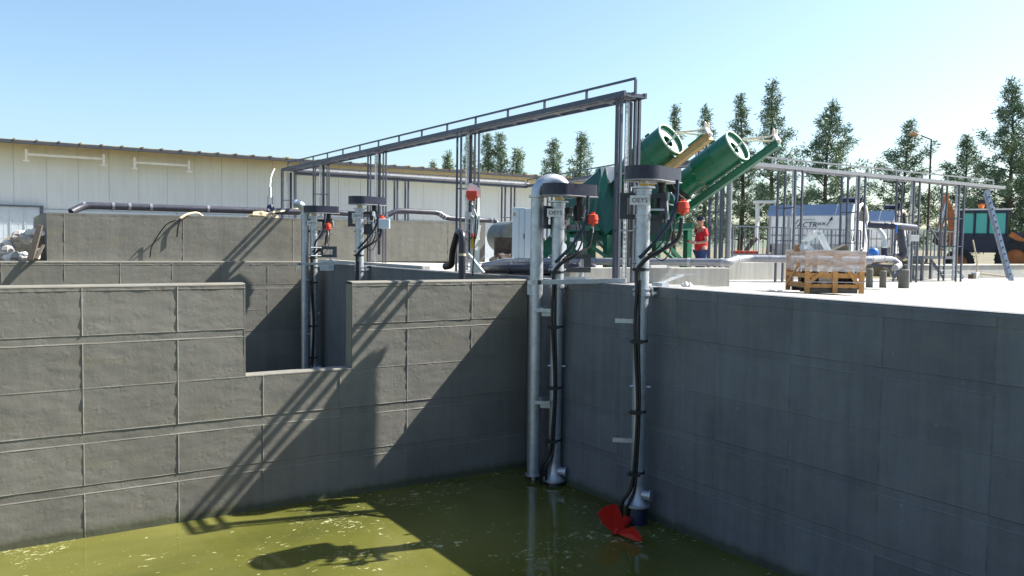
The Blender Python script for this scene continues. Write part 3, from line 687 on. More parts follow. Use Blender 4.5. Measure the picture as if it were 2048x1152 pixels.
# hanging galvanised plate and grey hand bracket by mixer 2
def hang(px, py, D, label, s=1.):
    o = at(px, py, D); a = math.atan2(o.y, o.x)-math.pi/2; F = Fr((o.x, o.y, 0), a); z = o.z
    g = empty('wall_bracket', o, label, 'bracket')
    m = MB(); F.box(m, (0, 0, z-.42*s), (.68*s, .012, z)); F.box(m, (.50*s, -.05, z-.42*s), (.512*s, -.002, z+.1)); m.build('plate', 'galvanised', g)
    m = MB()
    for zz in (z+.10, z+.42): F.box(m, (-.10, .1, zz), (.65, .14, zz+.12))
    F.box(m, (.48, .1, z+.222), (.65, .14, z+.418)); F.box(m, (.02, .1, z+.222), (.12, .14, z+.418)); m.build('frame', 'dark_bracket', g)
    m = MB()
    for zz in (z+.16, z+.48): m.tube([F(-.35, -.02, zz), F(.05, .09, zz)], .03, 10)
    m.build('pins', 'galvanised', g, smooth=True)
    B('post', 'galvanised', g, lambda m: m.tube([F(.42, .16, z-.4), F(.42, .16, z+.5)], .06, 10), smooth=True)
hang(1127, 553, 19.7, 'galvanised plate and dark grey frame hanging on the wall edge beside the second mixer')
hang(640, 520, 32.4, 'small galvanised plate and grey frame behind the far mixer at the notch')
tag(B('control_box', 'cabinet', None, lambda m: m.ob(at(757, 457, 29.0), (.32, -.20, 0), (.1, .15, 0), (0, 0, .34)), bevel=.02), 'small white control box behind the red horn of the far right mixer', 'control box')
# folded galvanised stays and rags lying on the deck edge
g = empty('anchor_bracket', at(1320, 571, 18.1), 'white galvanised anchor bracket lying on the deck edge right of the nearest mixer', 'bracket')
a = at(1300, 573, 18); b = at(1365, 550, 18.6)
B('arm', 'galvanised', g, lambda m: m.bar(a, b, .06, .05).bar(at(1330, 549, 18.5), at(1398, 549, 18.7), .03, .025))
B('foot_plate', 'galvanised', g, lambda m: m.bar(at(1292, 575, 17.9), at(1352, 573, 18.2), .28, .02).box((11.8, 12.6, .12), (12.0, 12.9, .2)))
B('arm', 'white_plate', g, lambda m: m.bar(at(1300, 533, 17.6), at(1332, 533, 17.8), .06, .06))
m = MB()
for i, (px, py, r) in enumerate(((1372, 571, .07), (1380, 573, .06), (1366, 574, .05), (1376, 567, .05))):
    q = at(px, py, 18.9); m.rock((q.x, q.y, dz(q.x)+r*.6), r, i, (1, 1, 1.1))
tag(m.build('crumpled_wrap', 'white_plate'), 'crumpled white plastic wrap on the deck edge beside the short upstand', 'plastic wrap')

# ============================================================ GREEN DRUM SEPARATORS
def separator(mouth, L, label, tan=False):
    mouth = Vector(mouth); ax = Vector((.20, -.83, .52)).normalized()
    g = empty('drum_separator', (mouth.x-ax.x*2.5, mouth.y-ax.y*2.5, -.1), label, 'separator', 'green inclined drum separators')
    side = ax.cross(Vector((0, 0, 1))).normalized(); nrm = side.cross(ax).normalized()
    T = lambda t_, s_=0, n_=0: mouth-ax*t_+side*s_+nrm*n_
    R = .465
    drum = B('drum', 'green_paint', g, lambda m: m.shell(T(0), T(1.30), R, R-.02, 40), smooth=True)
    B('rim', 'green_inner', drum, lambda m: m.shell(T(-.02), T(.02), R+.018, R-.018, 40), smooth=True)
    B('weld_seam', 'green_dark', drum, lambda m: m.shell(T(.66), T(.675), R+.004, R-.01, 40))
    B('lifting_lug', 'green_paint', drum, lambda m: m.ob(T(.5, -.02, R-.01), -ax*.16, side*.03, nrm*.12))
    B('data_plate', 'white_plate', drum, lambda m: m.ob(T(.9, -R*.86, -.12), -ax*.14, side*.02, nrm*.1))
    m = MB(); P = [T(1.30), T(1.52), T(2.05)]; m.tube(P, [R, R*.80, R*.80], 36); m.build('neck', 'green_paint', g, smooth=True)
    m = MB(); m.shell(T(.10), T(.12), R-.02, .18, 40); m.build('inner_disc', 'green_inner', drum)
    B('bore', 'green_dark', drum, lambda m: m.shell(T(.12), T(1.2), .19, .17, 24))
    B('collar', 'rubber', g, lambda m: m.shell(T(1.95), T(2.25), R*.84+.03, R*.7, 36).shell(T(2.0), T(2.03), R*.84+.05, R*.8, 36), smooth=True)
    B('clamp_ring', 'galvanised', g, lambda m: m.shell(T(2.03), T(2.055), R*.84+.045, R*.8, 36), smooth=True)
    B('bolt_row', 'tan_steel', drum, lambda m: [m.ball(T(1.32, R*math.sin(a)*1.0, R*math.cos(a)), .02, 6, 4) for a in (i*math.pi/9 for i in range(18))])
    # carrying beam below drum
    m = MB(); m.ob(T(-1.0, -.10, -.74), -ax*3.9, side*.2, nrm*.16); m.ob(T(-1.02, -.13, -.58), -ax*3.9, side*.26, nrm*.02)
    m.build('beam', 'tan_steel' if tan else 'green_paint', g)
    m = MB(); m.ob(T(-1.0, -.10, -.58), ax*.05, side*.2, nrm*.2); m.ball(T(-1.03, 0, -.60), .07, 8, 6); m.build('end_stop', 'white_plate', g)
    if tan: B('beam_cover', 'green_paint', g, lambda m: m.ob(T(-.9, -.16, -.56), -ax*.5, side*.3, nrm*.05))
    # brackets beam-drum
    for t_ in (.05, 1.2): B('cradle', 'green_paint', g, lambda m: m.ob(T(t_, -.2, -.58), -ax*.04, side*.4, nrm*.2))
    # spray pipes
    m = MB()
    for s_ in (-.05, .05):
        m.tube(smoothpath([T(.7, s_*.6, -.05), T(-.02, s_*.6, -.02), T(-.22, s_, .02)], 6), .016, 8)
    m.build('nozzle', 'galvanised', g, smooth=True)
    m = MB(); H = Vector((0, 0, 1)); e = T(-.22, 0, .02); f_ = T(-1.0, 0, -.45)
    rgt = (f_-e); rgt.z = 0
    for s_ in (-.05, .05):
        o_ = side*s_*1.6
        m.tube(smoothpath([e+o_, e+o_+rgt*.1+H*.02, e+o_+rgt*.88-H*.02+H*s_, f_+o_+H*.20, f_+o_+H*.02], 6), .027, 10)
    m.build('spray_pipe', 'cream_pipe', g, smooth=True)
    # trough / housing continuing down
    m = MB(); hw = .52
    pf = [(-hw, -.62), (hw, -.62), (hw, .1), (hw*.6, .50), (-hw*.6, .50), (-hw, .1)]
    m.rings([[T(t_, a_, b_) for a_, b_ in pf] for t_ in (2.25, 4.1)]); m.build('trough', 'green_dark', g)
    B('rib', 'green_paint', g, lambda m: [m.rings([[T(t_, a_*1.05, b_*1.05) for a_, b_ in pf] for t_ in (q, q+.05)]) for q in (2.24, 3.1, 4.06)])
    B('trough_lid', 'galvanised', g, lambda m: m.ob(T(2.4, -hw*.55, .505), -ax*.6, side*hw*1.1, nrm*.03))
    # stand
    zb = dz(mouth.x, 0); top = T(2.6); 
    m = MB(); zt_ = mouth.z-2.25
    fx = T(2.9); hx = .62; hy0, hy1 = -.55, 1.25
    for a_ in (-hx, hx):
        for b_ in (hy0, hy1): m.box((fx.x+a_-.09, fx.y+b_-.09, zb-.1), (fx.x+a_+.09, fx.y+b_+.09, zt_-.07))
    m.build('leg', 'green_paint', g) if False else None
    for k in range(4):
        a_ = (-hx, hx)[k % 2]; b_ = (hy0, hy1)[k//2]
        B('leg', 'green_paint', g, lambda m: m.box((fx.x+a_-.09, fx.y+b_-.09, zb-.1), (fx.x+a_+.09, fx.y+b_+.09, zt_-.07)).box((fx.x+a_-.14, fx.y+b_-.14, zb-.1), (fx.x+a_+.14, fx.y+b_+.14, zb-.08)))
    m = MB()
    for b_ in (hy0, hy1): m.box((fx.x-hx-.1, fx.y+b_-.1, zt_-.068), (fx.x+hx+.1, fx.y+b_+.1, zt_+.12))
    for a_ in (-hx, hx): m.box((fx.x+a_-.08, fx.y+hy0+.1, zt_-.06), (fx.x+a_+.08, fx.y+hy1-.1, zt_+.10)); m.bar((fx.x+a_, fx.y+hy0, zb+.35), (fx.x+a_, fx.y+hy1, zt_-.2), .07, .09)
    m.bar((fx.x-hx, fx.y+hy0+.0, zt_-.15), (fx.x+hx, fx.y+hy0+.0, zb+.5), .07, .09)
    m.build('frame', 'green_paint', g)
    return g, T, fx, zt_
m1 = at(1342, 278, 22.4); s1 = separator(m1, 4, 'left green drum separator with a tan beam, partly hidden by the nearest mixer', tan=True)
m2 = at(1475, 291, 22.7); s2 = separator(m2, 4, 'right green drum separator with a green beam, next to the man in red')
# hopper with flared panels left of the drums, and the sloped feed chute
g = empty('feed_hopper', (14.6, 18.4, -.05), 'dark green angular feed hopper with sloped panels left of the drums', 'hopper')
def P_(px, py, D): return at(px, py, D)
m = MB()
m.prism([P_(1196, 395, 23.2), P_(1212, 332, 23.2), P_(1236, 352, 22.8), P_(1250, 430, 22.4), P_(1212, 470, 22.6), P_(1190, 440, 23)], (.35, .9, 0))
m.build('side_panel', 'green_dark', g)
B('flared_panel', 'green_paint', g, lambda m: m.prism([P_(1198, 372, 22.9), P_(1211, 331, 22.9), P_(1216, 372, 22.6), P_(1206, 402, 22.6)], (.05, .05, .02)))
B('liner', 'white_plate', g, lambda m: m.prism([P_(1212, 333, 22.85), P_(1233, 333, 22.85), P_(1233, 352, 22.7), P_(1222, 366, 22.7), P_(1214, 354, 22.75)], (.05, .3, 0)))
B('body', 'green_dark', g, lambda m: m.prism([P_(1140, 448, 23.4), P_(1340, 445, 22.6), P_(1340, 482, 22.6), P_(1140, 482, 23.4)], (.5, .8, 0)))
B('ledge', 'green_paint', g, lambda m: m.prism([P_(1136, 452, 23.2), P_(1385, 446, 22.0), P_(1385, 457, 22.0), P_(1136, 463, 23.2)], (.03, .05, 0)))
for px in (1142, 1215, 1268):
    q = at(px, 500, 23.0); B('leg', 'green_paint', g, lambda m: m.box((q.x-.09, q.y-.09, -.15), (q.x+.09, q.y+.09, 1.25)))
B('brace', 'green_paint', g, lambda m: m.bar(P_(1225, 515, 22.8), P_(1290, 462, 22.8), .07, .1).bar(P_(1150, 470, 22.8), P_(1215, 515, 22.8), .07, .1))
B('name_plate', 'white_plate', g, lambda m: m.prism([P_(1140, 475, 22.7), P_(1148, 475, 22.7), P_(1148, 483, 22.7), P_(1140, 483, 22.7)], (.01, .01, 0)))
g = empty('feed_chute', (13.5, 19.5, 0), 'sloping dark green chute between the silver elbow pipe and the second mixer', 'chute')
B('trough', 'green_paint', g, lambda m: m.prism([P_(1062, 515, 23.2), P_(1110, 462, 23.2), P_(1140, 440, 23.2), P_(1142, 462, 23.2), P_(1112, 496, 23.2), P_(1092, 519, 23.2)], (.3, .5, 0)))
B('edge', 'green_dark', g, lambda m: m.bar(P_(1062, 513, 23.1), P_(1112, 460, 23.1), .06, .05))

# ============================================================ PIPES
def pipe(label, pts, r, mat, joints=(), n=18, cat='pipe', name='pipe', sm=True, jm=None):
    pts = [Vector(p) for p in pts]
    g = empty(name, pts[0], label, cat)
    P = []
    for i, p in enumerate(pts):                      # rounded bends
        if 0 < i < len(pts)-1:
            a = (pts[i-1]-p); b = (pts[i+1]-p); c_ = min(r*2.2, a.length*.45, b.length*.45); a = a.normalized()*c_; b = b.normalized()*c_
            for k in range(5): t_ = k/4; P.append(p+a*(1-t_)**2+b*t_**2)
        else: P.append(p)
    B('tube', mat, g, lambda m: m.tube(P, r, n), smooth=True)
    for f_ in joints:                                # joint bands at fraction along the straight from pts[i]
        i = int(f_); t_ = f_-i; a = pts[i]+(pts[i+1]-pts[i])*t_; d = (pts[i+1]-pts[i]).normalized()
        B('joint_band', jm or mat, g, lambda m: m.tube([a-d*r*.35, a+d*r*.35], r*1.12, n), smooth=True)
    return g
pipe('long dark purple pipe lying along the top of the raised tank, left part', [pl(142, 424, 1, 33.9), pl(168, 411, 1, 34.2), pl(330, 416, 1, 34.2), pl(600, 424, 1, 34.2)], .135, 'plum_pipe', (1.0, 1.35, 1.55, 1.82, 2.3, 2.75), jm='lilac_pipe')
pipe('purple pipe with a raised double bend on top of the raised tank', [pl(655, 424, 1, 34.1), pl(772, 432, 1, 34.1), pl(793, 421, 1, 34.1), pl(876, 425, 1, 34.1), pl(893, 436, 1, 34.1), pl(972, 441, 1, 34.1), pl(994, 441, 1, 34.0), pl(994, 512, 1, 33.0), pl(1066, 514, 1, 32.0)], .12, 'plum_pipe', (.5, 1.0, 3.2, 3.5, 3.8, 5.5, 5.8), jm='lilac_pipe')
pipe('upper of the twin grey pipes, running on to a corner below the drums', [at(968, 532, 23.8), at(1010, 523, 23.2), at(1200, 523, 21.4), at(1458, 525, 20.3), at(1470, 519, 20.9), at(1492, 517, 21.6), at(1742, 521, 21.6)], .098, 'lilac_pipe', (1.1, 1.15, 2.3, 2.7, 2.95, 4.1), jm='galvanised_matt')
pipe('lower of the twin grey pipes lying on the deck', [at(968, 538, 23.0), at(1005, 537, 22.2), at(1188, 536, 20.6), at(1196, 552, 20.6)], .13, 'plum_pipe', (1.1, 1.8))
# dark bent twin pipes by the hoist
pipe('black vertical pipe rising out of the near basin with an elbow top and pale band', [at(924, 560, 21.8), at(924, 506, 21.8), at(925, 468, 21.8), at(917, 461, 22.3), at(906, 500, 22.8), at(903, 531, 23.1), at(890, 533, 23.3)], .095, 'black_pipe', (.93,), jm='hose_cream')
# right hand blue-grey manifold
pipe('thick navy pipe with flange sloping down behind the crate', [at(1738, 449, 23.8), at(1792, 452, 23.8), at(1830, 456, 24.6)], .10, 'navy_paint', (.6, .85))
pipe('purple down pipe widening into a blue foot right of the crate', [at(1798, 455, 24.2), at(1808, 508, 24.2), at(1798, 516, 24.2)], [.12][0], 'plum_pipe', (.4, .85))
pipe('white curved pipe dropping onto the manifold right of the crate', [at(1733, 453, 24.5), at(1752, 455, 24.5), at(1768, 470, 24.3), at(1770, 495, 24.2)], .07, 'white_paint')
pipe('silver manifold pipe curving down right of the crate', [at(1728, 519, 22.0), at(1760, 517, 23.0), at(1785, 519, 23.4), at(1800, 530, 23.4), at(1790, 536, 23.0)], .09, 'lilac_pipe', (.4, 1.2))
g = empty('valve', at(1768, 512, 23.2), 'purple and blue valve standing on the manifold right of the crate', 'valve')
B('body', 'navy_paint', g, lambda m: m.tube([at(1769, 525, 23.2), at(1769, 496, 23.2)], .09, 14), smooth=True)
B('actuator', 'blue_paint', g, lambda m: m.ball(at(1747, 505, 23.0), .14, 12, 8), smooth=True)
B('tape', 'blue_paint', g, lambda m: m.bar(at(1793, 450, 23.7), at(1792, 466, 23.7), .05, .02))
for px, w_, h_, lb in ((1739, .20, .55, 'left'), (1766, .20, .5, 'middle'), (1808, .32, .55, 'right')):
    q = pl(px, 556, 2, dz(23)); q = at(px, 558, 25.2)
    m = MB(); m.tube([(q.x, q.y, dz(q.x)-.02), (q.x, q.y, dz(q.x)+h_), (q.x, q.y, dz(q.x)+h_+.02)], [w_/2, w_/2, w_/2-.02], 20)
    tag(m.build('concrete_pedestal', 'old_concrete', smooth=True), '%s round concrete pedestal under the manifold right of the crate' % lb, 'pedestal')
g = empty('pump_stand', at(1788, 560, 24.0), 'dark steel V-shaped stand under the curved silver manifold', 'stand')
B('frame', 'painted_steel', g, lambda m: m.bar(at(1788, 556, 24), at(1775, 530, 24), .06, .06).bar(at(1788, 556, 24), at(1806, 530, 24), .06, .06).bar(at(1740, 530, 23.6), at(1795, 533, 23.6), .1, .08))
q = at(1823, 470, 26.8)
tag(B('junction_box', 'white_plate', None, lambda m: m.ob(q, (.22, -.14, 0), (.06, .09, 0), (0, 0, -.2)), bevel=.01), 'white junction box on the bridge support right of the navy pipe', 'junction box')

# drooping cream and black hoses on tank wall
g = empty('hose_bundle', pl(372, 432, 1, 33.7), 'cream and black hoses drooping over the raised tank wall', 'hose')
B('cream_hose', 'hose_cream', g, lambda m: m.tube(smoothpath([pl(405, 432, 1, 33.95), pl(393, 426, 1, 33.85), pl(374, 429, 1, 33.7), pl(360, 437, 1, 33.6)]), .05, 8), smooth=True)
B('black_hose', 'rubber', g, lambda m: m.tube(smoothpath([pl(364, 435, 1, 33.62), pl(357, 450, 1, 33.6), pl(354, 474, 1, 33.6)]), .03, 8).tube(smoothpath([pl(362, 437, 1, 33.55), pl(350, 441, 1, 33.3), pl(330, 452, 1, 33.5), pl(305, 490, 1, 33.62), pl(300, 515, 1, 33.64)]), .022, 8).tube(smoothpath([pl(356, 432, 1, 33.9), pl(352, 424, 1, 33.9)]), .012, 6), smooth=True)
tag(B('plank', 'hose_cream', None, lambda m: m.prism([pl(533, 428, 1, 33.8), pl(552, 421, 1, 34.2), pl(598, 418, 1, 34.4), pl(560, 424, 1, 33.9)], (0, .05, .04))), 'pale board lying on the tank edge left of the far mixers', 'board')
m = MB()
for i, (px, r) in enumerate(((508, .18), (522, .28), (540, .2))): q = pl(px, 432, 1, 33.98); m.rock((q.x, q.y, tz(q.x)), r, i+20, (1.8, .8, .9))
tag(m.build('sand_heap', 'sand'), 'small heap of sand on the tank edge behind the far mixers', 'sand heap')
g = empty('sampling_valve', pl(541, 428, 1, 34.2), 'thin white hose and dark blue valve at the far bridge corner', 'valve')
B('hose', 'white_plate', g, lambda m: m.tube(smoothpath([pl(549, 338, 1, 38.8), pl(543, 352, 1, 37), pl(540, 375, 1, 35.5), pl(540, 392, 1, 34.5)]), .03, 8).tube([pl(540, 374, 1, 34.5), pl(540, 395, 1, 34.5)], .07, 8), smooth=True)
B('body', 'navy_paint', g, lambda m: m.ball(pl(541, 416, 1, 34.2), .16, 8, 6).tube([pl(532, 422, 1, 34.2), pl(550, 422, 1, 34.2)], .08, 8))
B('guard', 'painted_steel', g, lambda m: m.tube([pl(536, 393, 1, 34.3), pl(536, 420, 1, 34.3)], .02, 6).tube([pl(545, 393, 1, 34.3), pl(545, 420, 1, 34.3)], .02, 6))

# hoist: pale column with red winch
D = 22.6
g = empty('davit_hoist', at(948, 548, D), 'pale steel davit hoist with a red winch and a yellow hanging control', 'hoist')
q0, q1 = at(951, 545, D), at(951, 388, D)
B('column', 'white_paint', g, lambda m: m.ob(at(941, 545, D), (.22, -.10, 0), (.1, .2, 0), (0, 0, 1.55)).bar(at(954, 440, D), at(953, 396, D), .13, .13).bar(at(958, 450, D-.1), at(950, 500, D-.1), .06, .1))
B('knee_plate', 'white_paint', g, lambda m: m.prism([at(948, 480, D-.1), at(966, 480, D-.1), at(950, 498, D-.1), at(948, 498, D-.1)], (.05, .12, 0)))
B('head', 'white_paint', g, lambda m: m.prism([at(934, 384, D), at(938, 367, D), at(944, 366, D), at(961, 378, D), at(961, 396, D), at(948, 392, D)], (.12, .25, 0)))
B('brace', 'white_paint', g, lambda m: m.bar(at(930, 500, D-.15), at(967, 546, D-.3), .10, .07))
a = at(943, 391, D-.2); vd = a.normalized(); b_ = Fr((a.x, a.y, 0), math.atan2(a.y, a.x)-math.pi/2)
m = MB(); pf = [(.145*math.cos(t_), .145*math.sin(t_)) for t_ in (math.pi*1+math.pi*i/12 for i in range(13))]; pf = [(-.145, .13)]+pf+[(.145, .13)]
m.prism([b_(p[0], 0, a.z+p[1]) for p in pf[::-1]], b_.y*.22); w_ = m.build('winch', 'red_plastic', g, bevel=.01)
B('drum', 'red_plastic', w_, lambda m: m.shell(b_(0, -.02, a.z-.01), b_(0, .0, a.z-.01), .07, .045, 20))
B('chain', 'galvanised_matt', g, lambda m: m.tube([at(944, 405, D-.1), at(944, 440, D-.1), at(943, 470, D-.1)], .018, 6).ball(at(944, 434, D-.1), .05, 8, 6))
B('cable', 'rubber', g, lambda m: m.tube(smoothpath([at(954, 392, D-.15), at(952, 430, D-.2), at(948, 500, D-.25), at(945, 551, D-.3)]), .02, 8).tube(smoothpath([at(940, 398, D-.1), at(955, 440, D-.3), at(952, 475, D-.2), at(946, 478, D-.2)]), .014, 6).tube(smoothpath([at(929, 470, 21.9), at(936, 481, D-.3), at(944, 474, D-.25)]), .014, 6), smooth=True)
pend = B('pendant', 'yellow', g, lambda m: m.bar(at(945, 496, D-.2), at(945, 474, D-.2), .075, .07, (1, 0, 0)))
B('button', 'red_plastic', pend, lambda m: m.bar(at(946, 474, D-.22), at(946, 467, D-.22), .08, .07, (1, 0, 0)))
B('box', 'white_plate', g, lambda m: m.ob(at(931, 438, D), (.12, -.08, 0), (.1, .12, 0), (0, 0, .19)))
B('hook', 'galvanised', g, lambda m: m.tube(smoothpath([at(930, 452, D-.1), at(938, 446, D-.1), at(943, 455, D-.1), at(936, 461, D-.1), at(931, 456, D-.1)]), .01, 6))

# electrical cabinet, tank drum, spoil behind
def standing(px0, px1, pyt, D, depth, zb):
    a = at(px0, pyt, D); b = at(px1, pyt, D); d = Vector((b.x-a.x, b.y-a.y, 0)); n_ = Vector((-d.y, d.x, 0)).normalized()*depth
    return Vector((a.x, a.y, zb)), d, n_, a.z-zb
D = 27.
g = empty('electrical_cabinet', at(1045, 515, D), 'tall pale blue electrical cabinet left of the silver elbow pipe', 'cabinet')
o_, d_, n_, h_ = standing(1025, 1066, 415, D, .5, .12)
B('body', 'cabinet', g, lambda m: m.ob(o_, d_*.62, n_, (0, 0, h_)), bevel=.012)
B('side_body', 'cabinet', g, lambda m: m.ob(o_+d_*.625-n_*.1, d_*.8, n_, (0, 0, h_*.985)), bevel=.012)
B('seam', 'rail_grey', g, lambda m: m.ob(o_+d_*.33-n_.normalized()*.006, d_*.01, n_*.01, (0, 0, h_*.98)))
B('label_plate', 'tan_steel', g, lambda m: m.ob(o_+d_*.05+Vector((0, 0, h_*.86))-n_.normalized()*.006, d_*.1, n_*.01, (0, 0, .12)))
B('handle', 'rubber', g, lambda m: m.ob(o_+d_*.56+Vector((0, 0, h_*.5))-n_.normalized()*.03, d_*.03, n_*.05, (0, 0, .16)))
D = 31.
g = empty('storage_drum', at(1015, 480, D), 'rounded grey-green steel tank lying behind the cabinet', 'tank')
c0, c1 = at(1034, 474, D), at(1002, 474, D+1.5)
B('shell', 'tank_steel', g, lambda m: m.tube([c0, c1], .60, 28), smooth=True)
B('cradle', 'rusty_earth', g, lambda m: m.ob(at(990, 516, D-1), (1.5, -1.0, 0), (.5, .9, 0), (0, 0, .75)))
m = MB()
for i in range(9): q = at(1000+i*5, 500, 29.5); m.rock((q.x, q.y, .25+.2*random.random()), .35+.1*random.random(), i)
tag(m.build('scrap_heap', 'rusty_earth', kind='stuff'), 'dark heap of scrap below the grey-green tank', 'scrap')

# ============================================================ RIGHT SIDE
# railing on the far low wall
def railing(x0, x1, y, z0, z1, label, n, pick=None):
    g = empty('railing', (x0, y, z0), label, 'railing')
    B('top_rail', 'rail_grey', g, lambda m: m.bar((x0, y, z1), (x1, y, z1), .05, .05))
    B('bottom_rail', 'rail_grey', g, lambda m: m.bar((x0, y, z0), (x1, y, z0), .05, .06))
    k = max(2, round((x1-x0)/1.8)); xs_ = [x0+(x1-x0)*i/k for i in range(k+1)]
    for x in xs_: B('post', 'rail_grey', g, lambda m: m.box((x-.03, y-.03, z0-.25), (x+.03, y+.03, z1-.026)))
    for i in range(n):
        x = x0+(x1-x0)*(i+.5)/n
        B('baluster', 'rail_grey', g, lambda m: m.box((x-.012, y-.012, z0+.031), (x+.012, y+.012, z1-.026)))
a = pl(1466, 452, 1, 22.2); b = pl(1722, 453, 1, 22.2); e = pl(1466, 509, 1, 22.2)
railing(a.x, b.x, 22.2, e.z, a.z, 'dark grey railing behind the crate and the man in red', 30)
a = pl(1738, 454, 1, 22.4); b = pl(1832, 456, 1, 22.4); e = pl(1738, 508, 1, 22.4)
railing(a.x, b.x, 22.4, e.z, a.z, 'short dark railing behind the navy pipes', 9)
# small stair platform
g = empty('stair_platform', pl(1880, 556, 1, 19.2), 'dark steel platform with railing and open steps left of the ladder', 'platform')
Y0 = 19.2; L_ = pl(1846, 512, 1, Y0); R_ = pl(1912, 512, 1, Y0); zz = L_.z; zt = pl(1860, 462, 1, Y0).z
B('floor', 'rail_grey', g, lambda m: m.box((L_.x, Y0, zz-.12), (R_.x, Y0+1.1, zz)))
for x in (L_.x+.05, R_.x-.05):
    for y in (Y0+.05, Y0+1.05): B('leg', 'rail_grey', g, lambda m: m.box((x-.05, y-.05, -.35), (x+.05, y+.05, zz-.121)))
m = MB(); m.bar((L_.x, Y0, zt), (R_.x, Y0, zt), .04, .04)
n = 9
for i in range(n+1): x = L_.x+(R_.x-L_.x)*i/n; m.box((x-.018, Y0-.018, zz), (x+.018, Y0+.018, zt-.021))
m.bar((L_.x+.2, Y0-.05, zt+.25), (L_.x+1.4, Y0-.05, zz+.35), .04, .04)
m.build('guard_rail', 'rail_grey', g)
st = [(1868, 531, 1908), (1873, 540, 1913), (1879, 549, 1917)]
for a_, y_, b_ in st: B('step', 'galvanised', g, lambda m: m.bar(pl(a_, y_, 1, Y0-.4), pl(b_, y_, 1, Y0-.4), .24, .035))
B('stringer', 'rail_grey', g, lambda m: m.bar(pl(1863, 522, 1, Y0-.4), pl(1888, 556, 1, Y0-.4), .05, .12).bar(pl(1905, 522, 1, Y0-.4), pl(1926, 556, 1, Y0-.4), .05, .12))
# white wrapped jerrycan and hanging strap near the ladder
q = at(1950, 556, 30.5)
g = empty('jerrycan', q, 'small white container with a dark red base beside the ladder post', 'container')
B('body', 'white_plate', g, lambda m: m.box((q.x-.12, q.y-.1, q.z-.03), (q.x+.16, q.y+.1, q.z+.22)), bevel=.03)
B('base', 'old_plank', g, lambda m: m.box((q.x-.3, q.y-.1, q.z-.03), (q.x-.13, q.y+.1, q.z+.14)))
tag(B('cable', 'hose_cream', None, lambda m: m.tube(smoothpath([at(1946, 480, 30.5), at(1950, 500, 30.4), at(1954, 520, 30.4), at(1953, 548, 30.4)]), .025, 8), smooth=True), 'thin cream cable hanging from the last bridge support', 'cable')
tag(B('lumber', 'hose_cream', None, lambda m: m.bar(at(1962, 547, 30.5), at(2010, 553, 29.5), .08, .05)), 'pale stick lying on the deck behind the foot of the ladder', 'stick')
# ladder
g = empty('ladder', at(2025, 561, 28.8), 'leaning aluminium ladder at the right end of the pale bridge', 'ladder')
la, lb = at(2022, 561, 28.8), at(1973, 382, 30.6); sd = Vector((.20, .13, 0))
for s_ in (-1, 1): B('rail', 'galvanised', g, lambda m: m.bar(la+sd*s_, lb+sd*s_, .05, .12, (1, -1, .2)))
n = 13
for i in range(1, n+1): p = la+(lb-la)*i/(n+1); B('rung', 'black_pipe', g, lambda m: m.tube([p-sd*1.3, p+sd*1.3], .026, 8), smooth=True)
B('inner_section', 'galvanised_matt', g, lambda m: [m.bar(la+(lb-la)*.02+sd*.78*s_+Vector((-.04, .06, 0)), la+(lb-la)*.97+sd*.78*s_+Vector((-.04, .06, 0)), .03, .07, (1, -1, .2)) for s_ in (-1, 1)])

# ---- wooden crate
C0 = at(1609, 587, 17.7); C1 = at(1728, 587, 17.7); zc = dz(C0.x)+.01
C0 = Vector((C0.x, C0.y, zc)); C1 = Vector((C1.x, C1.y, zc)); U_ = (C1-C0).normalized(); Wd = (C1-C0).length; N_ = Vector((-U_.y, U_.x, 0))
K = lambda u, v, z: C0+U_*u+N_*v+Vector((0, 0, z))
g = empty('wooden_crate', C0, 'open slatted wooden crate with shrink film around its top, standing on the deck', 'crate')
DP, HT = 1.25, .90
def kb(m, a, b): return m.ob(K(*a), U_*(b[0]-a[0]), N_*(b[1]-a[1]), (0, 0, b[2]-a[2]))
for (u, v) in ((0, 0), (Wd*.50-.04, 0), (Wd-.11, 0), (0, DP-.03), (Wd*.5-.04, DP-.03), (Wd-.11, DP-.03)): B('upright', 'wood', g, lambda m: kb(m, (u, v, 0), (u+.11, v+.03, HT)))
for v in (.031, DP-.056):
    for z, h in ((.12, .07), (.33, .10), (.60, .10), (.80, .09)): B('slat', 'wood', g, lambda m: kb(m, (.002, v, z), (Wd-.002, v+.025, z+h)))
for u in (.0, Wd-.03):
    for z in (.12, .33, .6, .8): B('slat', 'wood', g, lambda m: kb(m, (u+.002, .06, z), (u+.026, DP-.06, z+.09)))
for a_, b_ in (((.10, .22), (.55, .62)), ((Wd-.12, .18), (Wd*.62, .68)), ): B('brace', 'wood', g, lambda m: m.bar(K(a_[0], .018, a_[1]), K(b_[0], .018, b_[1]), .022, .075, N_.cross(Vector((0, 0, 1)))))
B('brace', 'wood', g, lambda m: m.bar(K(-.01, DP-.1, .14), K(-.01, .35, .62), .022, .07))
B('base_boards', 'old_plank', g, lambda m: [kb(m, (.12, v, .0), (Wd-.12, v+.1, .09)) for v in (.05, .55, 1.1)]+[kb(m, (.03, .07, .092), (Wd-.03, DP-.07, .115))])
B('strapping', 'galvanised_matt', g, lambda m: kb(m, (-.004, -.006, .235), (Wd+.004, -.002, .25)))
